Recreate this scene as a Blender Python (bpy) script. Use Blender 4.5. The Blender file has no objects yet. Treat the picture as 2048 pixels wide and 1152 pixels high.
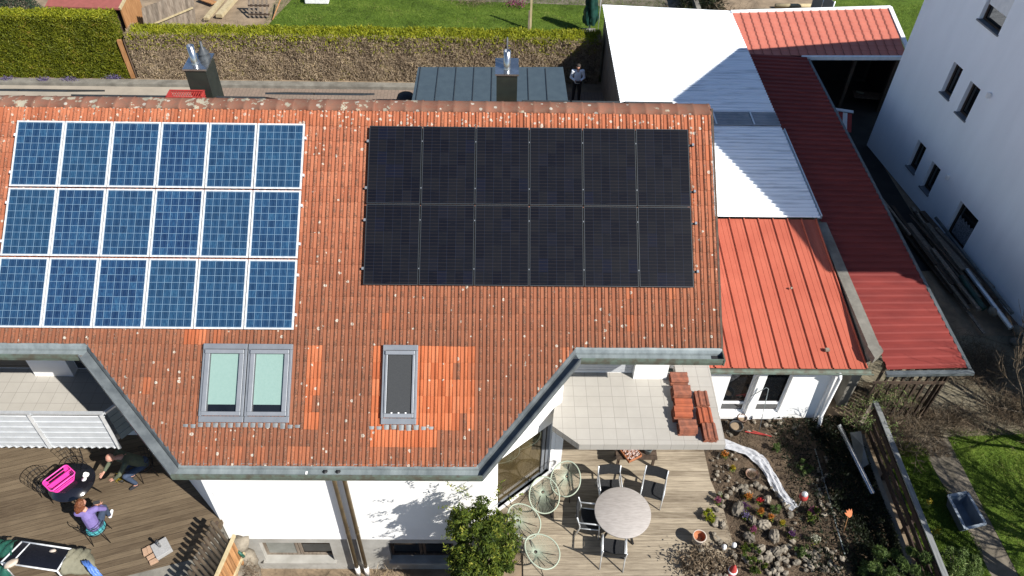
import bpy, bmesh, math, random
import numpy as np
from math import sin, cos, tan, pi, radians, atan2, sqrt, floor
from mathutils import Vector, Matrix
S = bpy.context.scene
COL = S.collection
random.seed(7); rng = np.random.default_rng(7)
# ------------------------------------------------------------------ camera
F = 1600.0; CP = Vector((-4.489, -14.984, 17.503))
_p, _r, _y = radians(45.19), radians(1.37), radians(1.23)
FW = Vector((sin(_y)*cos(_p), cos(_y)*cos(_p), -sin(_p)))
_R0 = Vector((cos(_y), -sin(_y), 0)); _U0 = _R0.cross(FW)
RT = cos(_r)*_R0+sin(_r)*_U0; UP = -sin(_r)*_R0+cos(_r)*_U0
cam = bpy.data.objects.new('camera', bpy.data.cameras.new('camera')); COL.objects.link(cam)
cam.data.sensor_width = 36; cam.data.lens = F/2048*36; cam.data.clip_end = 500
m3 = Matrix((RT, UP, -FW)).transposed()
cam.matrix_world = Matrix.Translation(CP) @ m3.to_4x4()
S.camera = cam
# ------------------------------------------------------------------ light
SUNV = Vector((0.81*cos(radians(42)), -0.588*cos(radians(42)), sin(radians(42)))).normalized()
W = bpy.data.worlds.new('World'); S.world = W; W.use_nodes = True
wn = W.node_tree; bg = wn.nodes['Background']
sky = wn.nodes.new('ShaderNodeTexSky'); sky.sky_type = 'NISHITA'; sky.sun_disc = False
sky.sun_elevation = radians(42); sky.sun_rotation = atan2(SUNV.x, SUNV.y)
sky.ozone_density = 3.5; sky.dust_density = .3; sky.air_density = 1.0
wn.links.new(sky.outputs[0], bg.inputs[0]); bg.inputs[1].default_value = 0.067
sun = bpy.data.objects.new('sun', bpy.data.lights.new('sun', 'SUN')); COL.objects.link(sun)
sun.data.energy = 5.0; sun.data.angle = radians(.5); sun.data.color = (1, .955, .88)
sun.rotation_euler = SUNV.to_track_quat('Z', 'Y').to_euler()
S.view_settings.view_transform = 'Standard'; S.view_settings.look = 'None'
S.view_settings.exposure = 0.78; S.view_settings.gamma = 1
# ------------------------------------------------------------------ helpers
def ray(u, v): return (u-1024)/F*RT-(v-576)/F*UP+FW
def at(u, v, z=0.0): d = ray(u, v); return CP+d*((z-CP.z)/d.z)
WM = {}
def tag(o, label=None, cat=None, group=None, kind=None):
    if label: o['label'] = label
    if cat: o['category'] = cat
    if group: o['group'] = group
    if kind: o['kind'] = kind
    return o
def thing(name, label, cat, loc=(0, 0, 0), rz=0, group=None):
    o = bpy.data.objects.new(name, None); COL.objects.link(o)
    o.empty_display_size = .1
    o.location = loc; o.rotation_euler = (0, 0, rz)
    WM[o.name] = Matrix.Translation(Vector(loc)) @ Matrix.Rotation(rz, 4, 'Z')
    return tag(o, label, cat, group)
def copy_tree(o, parent=None, loc=None, rz=None):
    c = o.copy(); COL.objects.link(c); c.parent = parent
    if loc is not None: c.location = loc
    if rz is not None: c.rotation_euler = (0, 0, rz)
    if parent is None: WM[c.name] = Matrix.Translation(Vector(c.location)) @ Matrix.Rotation(c.rotation_euler[2], 4, 'Z')
    for ch in list(o.children): copy_tree(ch, c)
    return c
def axes(d):
    d = Vector(d).normalized(); a = Vector((0, 0, 1)) if abs(d.z) < .9 else Vector((1, 0, 0))
    x = d.cross(a).normalized(); return x, x.cross(d)
class MB:
    def __init__(s): s.v = []; s.f = []; s.c = []; s.s = []
    def add(s, vs, fs, c=.5, sm=False):
        n = len(s.v); s.v += [tuple(v) for v in vs]
        for f in fs: s.f.append([i+n for i in f]); s.c.append(c); s.s.append(sm)
        return s
    def box(s, lo, hi, c=.5, M=None):
        x0, y0, z0 = lo; x1, y1, z1 = hi
        vs = [Vector(p) for p in ((x0, y0, z0), (x1, y0, z0), (x1, y1, z0), (x0, y1, z0), (x0, y0, z1), (x1, y0, z1), (x1, y1, z1), (x0, y1, z1))]
        if M: vs = [M @ v for v in vs]
        return s.add(vs, [(0, 3, 2, 1), (4, 5, 6, 7), (0, 1, 5, 4), (1, 2, 6, 5), (2, 3, 7, 6), (3, 0, 4, 7)], c)
    def beam(s, a, b, w, h, c=.5, up=(0, 0, 1)):
        a = Vector(a); b = Vector(b); d = (b-a).normalized(); u = Vector(up)
        x = d.cross(u)
        if x.length < 1e-4: x = d.cross(Vector((0, 1, 0)))
        x.normalize(); z = x.cross(d); x = x*(w/2); z = z*(h/2)
        vs = [a-x-z, a+x-z, a+x+z, a-x+z, b-x-z, b+x-z, b+x+z, b-x+z]
        return s.add(vs, [(0, 1, 2, 3), (7, 6, 5, 4), (0, 4, 5, 1), (1, 5, 6, 2), (2, 6, 7, 3), (3, 7, 4, 0)], c)
    def tube(s, pts, r, n=8, c=.5, closed=False, caps=True):
        pts = [Vector(p) for p in pts]; k = len(pts)
        rs = r if isinstance(r, (list, tuple)) else [r]*k
        vs = []; x = None
        for i, p in enumerate(pts):
            if closed: d = pts[(i+1) % k]-pts[i-1]
            else: d = pts[min(i+1, k-1)]-pts[max(i-1, 0)]
            d.normalize()
            if x is None: x, _ = axes(d)
            x = (x-d*x.dot(d)); x.normalize(); y = d.cross(x)
            for j in range(n):
                a = 2*pi*j/n; vs.append(p+(x*cos(a)+y*sin(a))*rs[i])
        fs = []
        for i in range(k if closed else k-1):
            for j in range(n):
                a = i*n+j; b = i*n+(j+1) % n; cc = ((i+1) % k)*n
                fs.append((a, b, cc+(j+1) % n, cc+j))
        if not closed and caps: fs += [tuple(reversed(range(n))), tuple(range((k-1)*n, k*n))]
        return s.add(vs, fs, c, n > 5)
    def lathe(s, prof, o=(0, 0, 0), n=24, c=.5, ax=None):
        o = Vector(o); X, Y, Z = (Vector((1, 0, 0)), Vector((0, 1, 0)), Vector((0, 0, 1)))
        if ax: Z = Vector(ax).normalized(); X, Y = axes(Z)
        vs = []
        for r, z in prof:
            for j in range(n):
                a = 2*pi*j/n; vs.append(o+X*(r*cos(a))+Y*(r*sin(a))+Z*z)
        fs = []
        for i in range(len(prof)-1):
            for j in range(n):
                a = i*n+j; b = i*n+(j+1) % n
                fs.append((a, b, b+n, a+n))
        return s.add(vs, fs, c, True)
    def prism(s, poly, z0, z1, c=.5, M=None):
        n = len(poly); vs = [Vector((x, y, z0)) for x, y in poly]+[Vector((x, y, z1)) for x, y in poly]
        if M: vs = [M @ v for v in vs]
        fs = [tuple(reversed(range(n))), tuple(range(n, 2*n))]+[(i, (i+1) % n, (i+1) % n+n, i+n) for i in range(n)]
        return s.add(vs, fs, c)
    def blob(s, o, r, sq=(1, 1, 1), jit=.15, c=.5, sub=1, rz=None, smooth=True):
        bm = bmesh.new(); bmesh.ops.create_icosphere(bm, subdivisions=sub, radius=1)
        M = Matrix.Rotation(random.random()*6 if rz is None else rz, 3, 'Z')
        vs = [Vector(o)+M @ Vector((v.co.x*sq[0], v.co.y*sq[1], v.co.z*sq[2]))*(r*(1+random.uniform(-jit, jit))) for v in bm.verts]
        fs = [[v.index for v in f.verts] for f in bm.faces]; bm.free()
        return s.add(vs, fs, c, smooth)
    def build(s, name, mat, parent=None, bevel=0, local=False):
        me = bpy.data.meshes.new(name)
        vs = s.v
        if parent is not None and not local:
            Mi = WM[parent.name].inverted()
            vs = [tuple(Mi @ Vector(v)) for v in vs]
        me.from_pydata(vs, [], s.f); me.update()
        me.polygons.foreach_set('use_smooth', s.s)
        at_ = me.attributes.new('tint', 'FLOAT', 'FACE'); at_.data.foreach_set('value', s.c)
        me.materials.append(mat)
        bm = bmesh.new(); bm.from_mesh(me); bmesh.ops.recalc_face_normals(bm, faces=bm.faces); bm.to_mesh(me); bm.free()
        o = bpy.data.objects.new(name, me); COL.objects.link(o)
        if parent is not None: o.parent = parent; WM[o.name] = WM[parent.name]
        else: WM[o.name] = Matrix()
        if bevel:
            b = o.modifiers.new('bevel', 'BEVEL'); b.width = bevel; b.segments = 2; b.limit_method = 'ANGLE'
        return o
def quads(name, P, A, B, tint, mat, parent=None, tri=False):
    """many small leaf faces: centre P, half axes A, B"""
    n = len(P)
    V = np.stack([P-A, P+B*.55, P+A, P-B*.55], 1).reshape(-1, 3)
    if parent is not None:
        Mi = np.array(WM[parent.name].inverted()); V = V @ Mi[:3, :3].T+Mi[:3, 3]
    me = bpy.data.meshes.new(name); me.vertices.add(4*n); me.vertices.foreach_set('co', V.astype(np.float32).ravel())
    me.loops.add(4*n); me.loops.foreach_set('vertex_index', np.arange(4*n, dtype=np.int32))
    me.polygons.add(n); me.polygons.foreach_set('loop_start', np.arange(0, 4*n, 4, dtype=np.int32))
    me.update(calc_edges=True)
    a = me.attributes.new('tint', 'FLOAT', 'FACE'); a.data.foreach_set('value', np.asarray(tint, np.float32))
    me.materials.append(mat); me.validate()
    o = bpy.data.objects.new(name, me); COL.objects.link(o)
    if parent is not None: o.parent = parent; WM[o.name] = WM[parent.name]
    return o
def rnd_axes(n, L, w, up=0.0):
    d = rng.normal(size=(n, 3)); d[:, 2] += up; d /= np.linalg.norm(d, axis=1)[:, None]
    e = rng.normal(size=(n, 3)); e -= d*(e*d).sum(1)[:, None]; e /= np.linalg.norm(e, axis=1)[:, None]
    k = rng.uniform(.6, 1.3, n)[:, None]
    return d*k*L/2, e*k*w
# ------------------------------------------------------------------ materials
K_ = .76
def kk(c):
    return tuple(x*K_ for x in c[:3]) if max(c[:3]) < .66 else tuple(c[:3])
def lin(c): return tuple(((x/255) / 12.92 if x/255 < .04045 else ((x/255+.055)/1.055)**2.4) for x in c)+(1,)
class NT:
    def __init__(s, name):
        s.m = bpy.data.materials.new(name); s.m.use_nodes = True; s.t = s.m.node_tree; s.b = s.t.nodes['Principled BSDF']
    def n(s, typ, **k):
        x = s.t.nodes.new('ShaderNode'+typ)
        for a, b in k.items():
            if a.startswith('i_'):
                x.inputs[a[2:].replace('_', ' ')].default_value = b
            else: setattr(x, a, b)
        return x
    def l(s, a, b): s.t.links.new(a, b)
    def math(s, op, a, b=None, c=None, clamp=False):
        x = s.t.nodes.new('ShaderNodeMath'); x.operation = op; x.use_clamp = clamp
        for i, q in enumerate((a, b, c)):
            if q is None: continue
            if isinstance(q, (int, float)): x.inputs[i].default_value = q
            else: s.l(q, x.inputs[i])
        return x.outputs[0]
    def mix(s, fac, a, b, blend='MIX'):
        x = s.t.nodes.new('ShaderNodeMix'); x.data_type = 'RGBA'; x.blend_type = blend
        for i, q in ((0, fac), (6, a), (7, b)):
            if isinstance(q, (int, float)): x.inputs[i].default_value = q
            elif isinstance(q, tuple): x.inputs[i].default_value = kk(q)+(1,)
            else: s.l(q, x.inputs[i])
        return x.outputs[2]
    def ramp(s, fac, stops, interp='LINEAR'):
        x = s.t.nodes.new('ShaderNodeValToRGB'); x.color_ramp.interpolation = interp; e = x.color_ramp.elements
        while len(e) > 1: e.remove(e[0])
        e[0].position = stops[0][0]; c = stops[0][1]; e[0].color = kk(c)+(1,)
        for p, c in stops[1:]:
            q = e.new(p); q.color = kk(c)+(1,)
        if not isinstance(fac, (int, float)): s.l(fac, x.inputs[0])
        return x.outputs[0]
    def coord(s, scale=(1, 1, 1), which='Object', rot=0):
        t = s.n('TexCoord'); m = s.n('Mapping'); m.inputs['Scale'].default_value = scale; m.inputs['Rotation'].default_value = (0, 0, rot)
        s.l(t.outputs[which], m.inputs[0]); return m.outputs[0]
    def noise(s, vec, scale, detail=4, rough=.6):
        x = s.n('TexNoise'); x.inputs['Scale'].default_value = scale; x.inputs['Detail'].default_value = detail; x.inputs['Roughness'].default_value = rough
        s.l(vec, x.inputs['Vector']); return x.outputs[0]
    def bump(s, h, strength=.3, dist=.02):
        x = s.n('Bump'); x.inputs['Strength'].default_value = strength; x.inputs['Distance'].default_value = dist
        s.l(h, x.inputs['Height']); s.l(x.outputs[0], s.b.inputs['Normal'])
    def out(s, col, rough=.7, metal=0, spec=.5):
        if isinstance(col, tuple): s.b.inputs['Base Color'].default_value = col if len(col) == 4 else col+(1,)
        else: s.l(col, s.b.inputs['Base Color'])
        if isinstance(rough, (int, float)): s.b.inputs['Roughness'].default_value = rough
        else: s.l(rough, s.b.inputs['Roughness'])
        s.b.inputs['Metallic'].default_value = metal; s.b.inputs['Specular IOR Level'].default_value = spec
        return s.m
def PM(name, c1, c2=None, scale=6, rough=.7, metal=0, bump=.0, stretch=(1, 1, 1), tint=0, spec=.4, detail=5, rot=0, lo=.35, hi=.65, bd=.01):
    """general weathered surface: two colours by noise, per-face tint, bump"""
    q = NT(name); c2 = c2 or tuple(x*.75 for x in c1)
    v = q.coord(stretch, rot=rot); n = q.noise(v, scale, detail)
    col = q.ramp(n, [(lo, c1), (hi, c2)])
    if tint:
        a = q.n('Attribute'); a.attribute_name = 'tint'
        f = q.math('MULTIPLY_ADD', a.outputs['Fac'], 2*tint, 1-tint)
        mc = q.n('Combine' + 'Color') if False else None
        x = q.n('HueSaturation'); x.inputs['Value'].default_value = 1; q.l(f, x.inputs['Value']); q.l(col, x.inputs['Color']); col = x.outputs[0]
    if bump: q.bump(n, bump, bd)
    return q.out(col, rough, metal, spec)
def leafmat(name, stops, rough=.6):
    q = NT(name); a = q.n('Attribute'); a.attribute_name = 'tint'
    col = q.ramp(a.outputs['Fac'], stops)
    q.out(col, rough, 0, .25)
    tr = q.n('BsdfTranslucent'); q.l(col, tr.inputs[0]); mx = q.n('MixShader'); mx.inputs[0].default_value = .25
    o = q.t.nodes['Material Output']; q.l(q.b.outputs[0], mx.inputs[1]); q.l(tr.outputs[0], mx.inputs[2]); q.l(mx.outputs[0], o.inputs[0])
    return q.m
def tile_mat():
    q = NT('clay_tile'); a = q.n('Attribute'); a.attribute_name = 'tint'
    r = q.n('Attribute'); r.attribute_name = 'roll'
    u = q.n('Attribute'); u.attribute_name = 'fresh'
    v = q.coord()
    old = q.ramp(a.outputs['Fac'], [(0, (.24, .092, .051)), (.5, (.27, .102, .055)), (1, (.30, .117, .063))])
    new = q.ramp(a.outputs['Fac'], [(0, (.43, .115, .045)), (.5, (.52, .15, .06)), (1, (.58, .19, .085))])
    big = q.noise(v, .55, 4)
    old = q.mix(q.math('MULTIPLY', q.ramp(big, [(.4, (0, 0, 0)), (.65, (1, 1, 1))]), .35), old, (.36, .12, .06))
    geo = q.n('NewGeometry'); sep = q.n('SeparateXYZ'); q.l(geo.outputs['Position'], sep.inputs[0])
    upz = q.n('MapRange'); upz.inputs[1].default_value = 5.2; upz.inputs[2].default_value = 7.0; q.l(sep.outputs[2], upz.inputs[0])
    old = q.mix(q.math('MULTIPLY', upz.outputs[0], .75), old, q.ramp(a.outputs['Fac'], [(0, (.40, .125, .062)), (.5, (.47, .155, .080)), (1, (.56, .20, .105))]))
    # grime speckle, heavier on rolls
    n1 = q.noise(v, 38, 5, .75); n2 = q.noise(v, 9, 4)
    th = q.math('MULTIPLY_ADD', r.outputs['Fac'], -.12, .62)
    sp = q.math('MULTIPLY', q.math('SUBTRACT', q.math('MULTIPLY_ADD', n2, .35, q.math('MULTIPLY', n1, .72)), th), 9, clamp=True)
    sp = q.math('MULTIPLY', sp, .8)
    old = q.mix(sp, old, (.11, .065, .045))
    n4 = q.noise(v, 60, 3, .7)
    pale = q.math('MULTIPLY', q.math('GREATER_THAN', n4, .60), q.math('MULTIPLY', r.outputs['Fac'], .5))
    old = q.mix(pale, old, (.42, .30, .22))
    col = q.mix(u.outputs['Fac'], old, q.mix(q.math('MULTIPLY', q.math('GREATER_THAN', n1, .6), .45), new, (.22, .07, .035)))
    # lichen rosettes
    geo = q.n('NewGeometry'); sep = q.n('SeparateXYZ'); q.l(geo.outputs['Position'], sep.inputs[0])
    ridge = q.n('MapRange'); ridge.inputs[1].default_value = 7.45; ridge.inputs[2].default_value = 8.15; q.l(sep.outputs[2], ridge.inputs[0])
    for sc, base, kr in ((3.6, .08, .30), (6.5, .08, .66), (11, .06, .55)):
        vo = q.n('TexVoronoi'); vo.inputs['Scale'].default_value = sc; q.l(v, vo.inputs['Vector'])
        sepc = q.n('SeparateColor'); q.l(vo.outputs['Color'], sepc.inputs[0])
        rad = q.math('MULTIPLY_ADD', sepc.outputs[1], .085*sc/3.2, .035*sc/3.2)
        wob = q.math('MULTIPLY_ADD', q.noise(v, 30, 2), .10*sc/3.2, q.math('SUBTRACT', vo.outputs['Distance'], .05*sc/3.2))
        inside = q.math('LESS_THAN', wob, rad)
        core = q.math('LESS_THAN', wob, q.math('MULTIPLY', rad, .45))
        thr = q.math('MULTIPLY_ADD', ridge.outputs[0], kr, base)
        on = q.math('MULTIPLY', inside, q.math('LESS_THAN', sepc.outputs[0], thr))
        on = q.math('MULTIPLY', on, q.math('MULTIPLY_ADD', core, -.45, .85))
        col = q.mix(on, col, (.56, .54, .46))
    q.bump(q.math('ADD', n1, q.math('MULTIPLY', sp, .4)), .5, .008)
    return q.out(col, .85, 0, .25)
def ridge_mat():
    q = NT('ridge_tile'); v = q.coord(); a = q.n('Attribute'); a.attribute_name = 'tint'
    n = q.noise(v, 7, 6, .7)
    col = q.ramp(a.outputs['Fac'], [(0, (.24, .10, .065)), (1, (.36, .155, .10))])
    col = q.mix(q.ramp(n, [(.40, (0, 0, 0)), (.60, (.7, .7, .7))]), col, (.25, .15, .105))
    geo = q.n('NewGeometry'); sep = q.n('SeparateXYZ'); q.l(geo.outputs['Position'], sep.inputs[0])
    left = q.n('MapRange'); left.inputs[1].default_value = -3; left.inputs[2].default_value = -11; q.l(sep.outputs[0], left.inputs[0])
    n2 = q.noise(v, 3.3, 5, .65)
    li = q.math('GREATER_THAN', n2, q.math('MULTIPLY_ADD', left.outputs[0], -.11, .67))
    col = q.mix(q.math('MULTIPLY', li, .8), col, (.52, .50, .38))
    vo = q.n('TexVoronoi'); vo.inputs['Scale'].default_value = 6; q.l(v, vo.inputs['Vector'])
    sc = q.n('SeparateColor'); q.l(vo.outputs['Color'], sc.inputs[0])
    on = q.math('MULTIPLY', q.math('LESS_THAN', q.math('MULTIPLY_ADD', n, .25, vo.outputs['Distance']), .36), q.math('LESS_THAN', sc.outputs[0], .3))
    col = q.mix(q.math('MULTIPLY', on, .8), col, (.6, .58, .5))
    q.bump(n, .5, .01)
    return q.out(col, .9, 0, .2)
def poly_panel_mat():
    q = NT('blue_silicon_cells'); t = q.n('TexCoord'); s = q.n('SeparateXYZ'); q.l(t.outputs['UV'], s.inputs[0])
    oi = q.n('ObjectInfo')
    x = q.math('MULTIPLY', s.outputs[0], 6); y = q.math('MULTIPLY', s.outputs[1], 9)
    fx = q.math('FRACT', x); fy = q.math('FRACT', y)
    def edge(f, w): return q.math('GREATER_THAN', q.math('ABSOLUTE', q.math('SUBTRACT', f, .5)), .5-w)
    line = q.math('MAXIMUM', edge(fx, .036), edge(fy, .028))
    bus = q.math('LESS_THAN', q.math('ABSOLUTE', q.math('SUBTRACT', q.math('ABSOLUTE', q.math('SUBTRACT', fx, .5)), .25)), .03)
    cv = q.n('CombineXYZ'); q.l(q.math('FLOOR', x), cv.inputs[0]); q.l(q.math('FLOOR', y), cv.inputs[1]); q.l(q.math('MULTIPLY', oi.outputs['Random'], 97), cv.inputs[2])
    wn_ = q.n('TexWhiteNoise'); q.l(cv.outputs[0], wn_.inputs[0])
    g = q.n('CombineXYZ'); q.l(q.math('MULTIPLY', x, 9), g.inputs[0]); q.l(q.math('MULTIPLY', y, 2.5), g.inputs[1]); q.l(cv.inputs[2].links[0].from_socket, g.inputs[2])
    vo = q.n('TexVoronoi'); vo.inputs['Scale'].default_value = 1; q.l(g.outputs[0], vo.inputs['Vector'])
    sc = q.n('SeparateColor'); q.l(vo.outputs['Color'], sc.inputs[0])
    fac = q.math('ADD', q.math('MULTIPLY', wn_.outputs[0], .55), q.math('MULTIPLY', sc.outputs[0], .45))
    col = q.ramp(fac, [(0, (.009, .025, .072)), (.5, (.015, .046, .118)), (.8, (.020, .068, .155)), (1, (.040, .115, .215))])
    col = q.mix(q.math('MULTIPLY', q.math('PINGPONG', q.math('MULTIPLY', oi.outputs['Random'], 7), 1), .35), col, (.020, .070, .115))
    col = q.mix(q.math('MULTIPLY', bus, .18), col, (.16, .27, .40))
    col = q.mix(line, col, (.17, .27, .37))
    return q.out(col, .16, 0, .6)
def black_panel_mat():
    q = NT('black_silicon_cells'); t = q.n('TexCoord'); s = q.n('SeparateXYZ'); q.l(t.outputs['UV'], s.inputs[0])
    oi = q.n('ObjectInfo')
    x = q.math('MULTIPLY', s.outputs[0], 6); y = q.math('MULTIPLY', s.outputs[1], 18)
    fy = q.math('FRACT', q.math('MULTIPLY', s.outputs[1], 24)); fx = q.math('FRACT', x); fyc = q.math('FRACT', y)
    cv = q.n('CombineXYZ'); q.l(q.math('FLOOR', x), cv.inputs[0]); q.l(q.math('FLOOR', q.math('MULTIPLY', s.outputs[1], 6)), cv.inputs[1]); q.l(q.math('MULTIPLY', oi.outputs['Random'], 55), cv.inputs[2])
    wn_ = q.n('TexWhiteNoise'); q.l(cv.outputs[0], wn_.inputs[0])
    col = q.ramp(wn_.outputs[0], [(0, (.005, .006, .011)), (.6, (.0075, .0088, .0135)), (.85, (.0095, .0105, .0145)), (1, (.0065, .0085, .019))])
    nz = q.noise(q.coord((3, 60, 1)), 1.2, 3)
    dash = q.math('MULTIPLY', q.math('LESS_THAN', q.math('ABSOLUTE', q.math('SUBTRACT', fy, .5)), .12), q.math('GREATER_THAN', nz, .42))
    col = q.mix(q.math('MULTIPLY', dash, .4), col, (.034, .027, .025))
    sx = q.math('GREATER_THAN', q.math('ABSOLUTE', q.math('SUBTRACT', fx, .5)), .482)
    col = q.mix(q.math('MULTIPLY', sx, .35), col, (.035, .045, .08))
    return q.out(col, .32, 0, .12)
def plank_mat(name, c1, c2, width=.14, rot=0, groove=.06, axis=1, spots=0):
    q = NT(name); v = q.coord(rot=rot); s = q.n('SeparateXYZ'); q.l(v, s.inputs[0])
    k = q.math('DIVIDE', s.outputs[axis], width); f = q.math('FRACT', k); idx = q.math('FLOOR', k)
    wn_ = q.n('TexWhiteNoise'); wn_.noise_dimensions = '1D'; q.l(idx, wn_.inputs['W'])
    st = q.n('Mapping'); st.inputs['Scale'].default_value = (1, 14, 1) if axis == 1 else (14, 1, 1); q.l(v, st.inputs[0])
    off = q.n('VectorMath'); off.operation = 'ADD'; q.l(st.outputs[0], off.inputs[0])
    cb = q.n('CombineXYZ'); q.l(q.math('MULTIPLY', wn_.outputs[0], 50), cb.inputs[2]); q.l(cb.outputs[0], off.inputs[1])
    n = q.noise(off.outputs[0], 2.2, 6, .65); big = q.noise(v, .9, 4)
    fac = q.math('ADD', q.math('MULTIPLY', n, .6), q.math('ADD', q.math('MULTIPLY', wn_.outputs[0], .18), q.math('MULTIPLY', big, .32)))
    col = q.ramp(fac, [(.33, c1), (.72, c2)])
    gr = q.math('LESS_THAN', f, groove)
    col = q.mix(q.math('MULTIPLY', gr, .75), col, (.03, .02, .012))
    q.bump(q.math('SUBTRACT', n, q.math('MULTIPLY', gr, 2)), .5, .01)
    return q.out(col, .8, 0, .25)
def paving_mat(name, c1, c2, joint, sx, sy, jw=.03, rot=0, off=.5, jf=.8):
    q = NT(name); v = q.coord(rot=rot)
    b = q.n('TexBrick'); b.offset = off; b.inputs['Scale'].default_value = 1; b.inputs['Brick Width'].default_value = sx; b.inputs['Row Height'].default_value = sy
    b.inputs['Mortar Size'].default_value = jw*min(sx, sy); b.inputs['Color1'].default_value = kk(c1)+(1,); b.inputs['Color2'].default_value = kk(c2)+(1,); b.inputs['Mortar'].default_value = kk(joint)+(1,)
    b.inputs['Mortar Smooth'].default_value = .2
    q.l(v, b.inputs['Vector']); n = q.noise(v, 3, 6, .7); n2 = q.noise(v, .5, 3)
    col = q.mix(q.math('MULTIPLY', n, .5), b.outputs[0], tuple(x*.6 for x in c1))
    col = q.mix(q.ramp(n2, [(.35, (0, 0, 0)), (.7, (.45, .45, .45))]), col, tuple(x*.7 for x in c2))
    q.bump(n, .25, .01)
    return q.out(col, .85, 0, .2)
MT = {}
MT['tile'] = tile_mat(); MT['ridge'] = ridge_mat(); MT['poly'] = poly_panel_mat(); MT['black'] = black_panel_mat()
MT['alu'] = PM('anodised_aluminium', (.74, .76, .78), (.62, .64, .66), 8, .38, .55)
MT['blackmetal'] = PM('black_metal', (.012, .012, .014), (.02, .02, .022), 8, .4, .3)
MT['render'] = PM('white_render', (.86, .86, .85), (.80, .80, .79), 1.2, .9, 0, .15, spec=.1)
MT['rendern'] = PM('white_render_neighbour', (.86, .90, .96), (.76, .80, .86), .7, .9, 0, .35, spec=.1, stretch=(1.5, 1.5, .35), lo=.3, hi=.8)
MT['plinth'] = PM('grey_plinth', (.50, .49, .46), (.36, .35, .32), 1.6, .9, 0, .2, spec=.1)
MT['zinc'] = PM('weathered_zinc', (.33, .38, .39), (.17, .20, .21), 3, .5, .12, .1, stretch=(1.5, .4, 1), lo=.3, hi=.7)
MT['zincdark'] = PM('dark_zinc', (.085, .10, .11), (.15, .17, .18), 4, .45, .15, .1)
MT['copper'] = PM('patinated_copper', (.15, .20, .165), (.11, .105, .08), 5, .7, .2, .2, lo=.38, hi=.62)
MT['rust'] = PM('brown_copper_bottom', (.30, .16, .10), (.22, .2, .18), 5, .6, .3, .1)
MT['grey'] = PM('grey_coated_metal', (.20, .22, .25), (.24, .26, .29), 4, .5, .2)
MT['lead'] = PM('pleated_lead', (.19, .205, .215), (.27, .285, .29), 9, .6, .1, .2)
MT['blind'] = PM('pale_green_blind', (.24, .37, .335), (.26, .39, .355), 20, .8)
MT['screen'] = PM('dark_mesh_screen', (.035, .038, .042), (.05, .053, .056), 60, .8)
MT['white'] = PM('white_paint', (.82, .82, .82), (.74, .74, .74), 5, .5)
MT['wht'] = PM('white_sheet', (.78, .79, .80), (.68, .7, .72), 6, .7, 0, .5, bd=.03)
MT['chim'] = PM('chimney_cladding', (.035, .042, .038), (.05, .06, .05), 3, .4, .4)
MT['steel'] = PM('stainless_steel', (.62, .64, .66), (.5, .52, .54), 3, .22, .95)
MT['slab'] = paving_mat('balcony_tiles', (.50, .475, .43), (.53, .505, .46), (.33, .31, .285), .296, .296, .022, 0, 0)
MT['deck'] = plank_mat('grey_deck_boards', (.115, .085, .057), (.46, .39, .29), .145, groove=.04)
MT['deckl'] = plank_mat('brown_deck_boards', (.075, .052, .032), (.205, .155, .10), .145, radians(-17))
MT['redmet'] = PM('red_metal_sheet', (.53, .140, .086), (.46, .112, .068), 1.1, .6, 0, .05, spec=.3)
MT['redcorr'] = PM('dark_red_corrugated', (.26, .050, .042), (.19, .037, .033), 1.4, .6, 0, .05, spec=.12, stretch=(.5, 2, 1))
MT['redtile'] = PM('coral_metal_tile', (.62, .20, .14), (.55, .17, .12), 2, .6, 0, .05, spec=.3)
MT['whcorr'] = PM('white_corrugated', (.80, .84, .88), (.40, .45, .50), 1.6, .6, 0, .05, spec=.2, stretch=(.35, 7, 1), lo=.50, hi=.78)
MT['transl'] = PM('translucent_band', (.20, .24, .28), (.30, .34, .38), 2, .35, 0, 0, spec=.6)
MT['conc'] = PM('weathered_concrete', (.27, .255, .22), (.15, .14, .12), 2.2, .9, 0, .4)
MT['slate'] = PM('anthracite_metal_roof', (.085, .118, .140), (.07, .098, .12), 3, .42, .2)
MT['soil'] = PM('garden_soil', (.15, .105, .068), (.045, .032, .021), 2.5, .95, 0, 1, detail=8, bd=.05)
MT['drysoil'] = PM('dry_ground', (.36, .27, .18), (.20, .15, .10), 1.6, .95, 0, .8, detail=8, bd=.04)
MT['path'] = PM('stone_path', (.235, .20, .155), (.11, .095, .068), 2.2, .9, 0, .7, detail=8)
MT['rock'] = PM('pale_rock', (.33, .29, .23), (.13, .11, .085), 3.5, .9, 0, .8, tint=.35, bd=.03)
MT['wood'] = PM('aged_wood', (.105, .070, .048), (.05, .034, .024), 2.5, .8, 0, .4, stretch=(4, 4, .6), tint=.35)
MT['woodg'] = PM('grey_wood', (.30, .25, .20), (.16, .125, .095), 2.5, .85, 0, .4, stretch=(6, 6, .7), tint=.3)
MT['woodo'] = PM('orange_wood', (.50, .26, .11), (.34, .16, .06), 3, .75, 0, .3, stretch=(5, 5, .7), tint=.2)
MT['woodp'] = PM('pale_timber', (.55, .46, .28), (.42, .34, .20), 3, .8, 0, .3, stretch=(3, 3, 1), tint=.2)
MT['tabletop'] = PM('grey_table_boards', (.46, .425, .40), (.36, .33, .31), 3, .6, 0, .15, stretch=(2, 9, 1), rot=.5, tint=.08, spec=.5)
MT['dark'] = PM('black_plastic', (.018, .018, .02), (.03, .03, .033), 15, .6)
MT['textile'] = PM('black_textile', (.010, .011, .013), (.022, .023, .026), 40, .9)
MT['cord'] = PM('sage_green_cord', (.44, .50, .40), (.38, .44, .35), 10, .6)
MT['terra'] = PM('terracotta', (.52, .20, .09), (.40, .15, .07), 5, .8, 0, .2)
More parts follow.
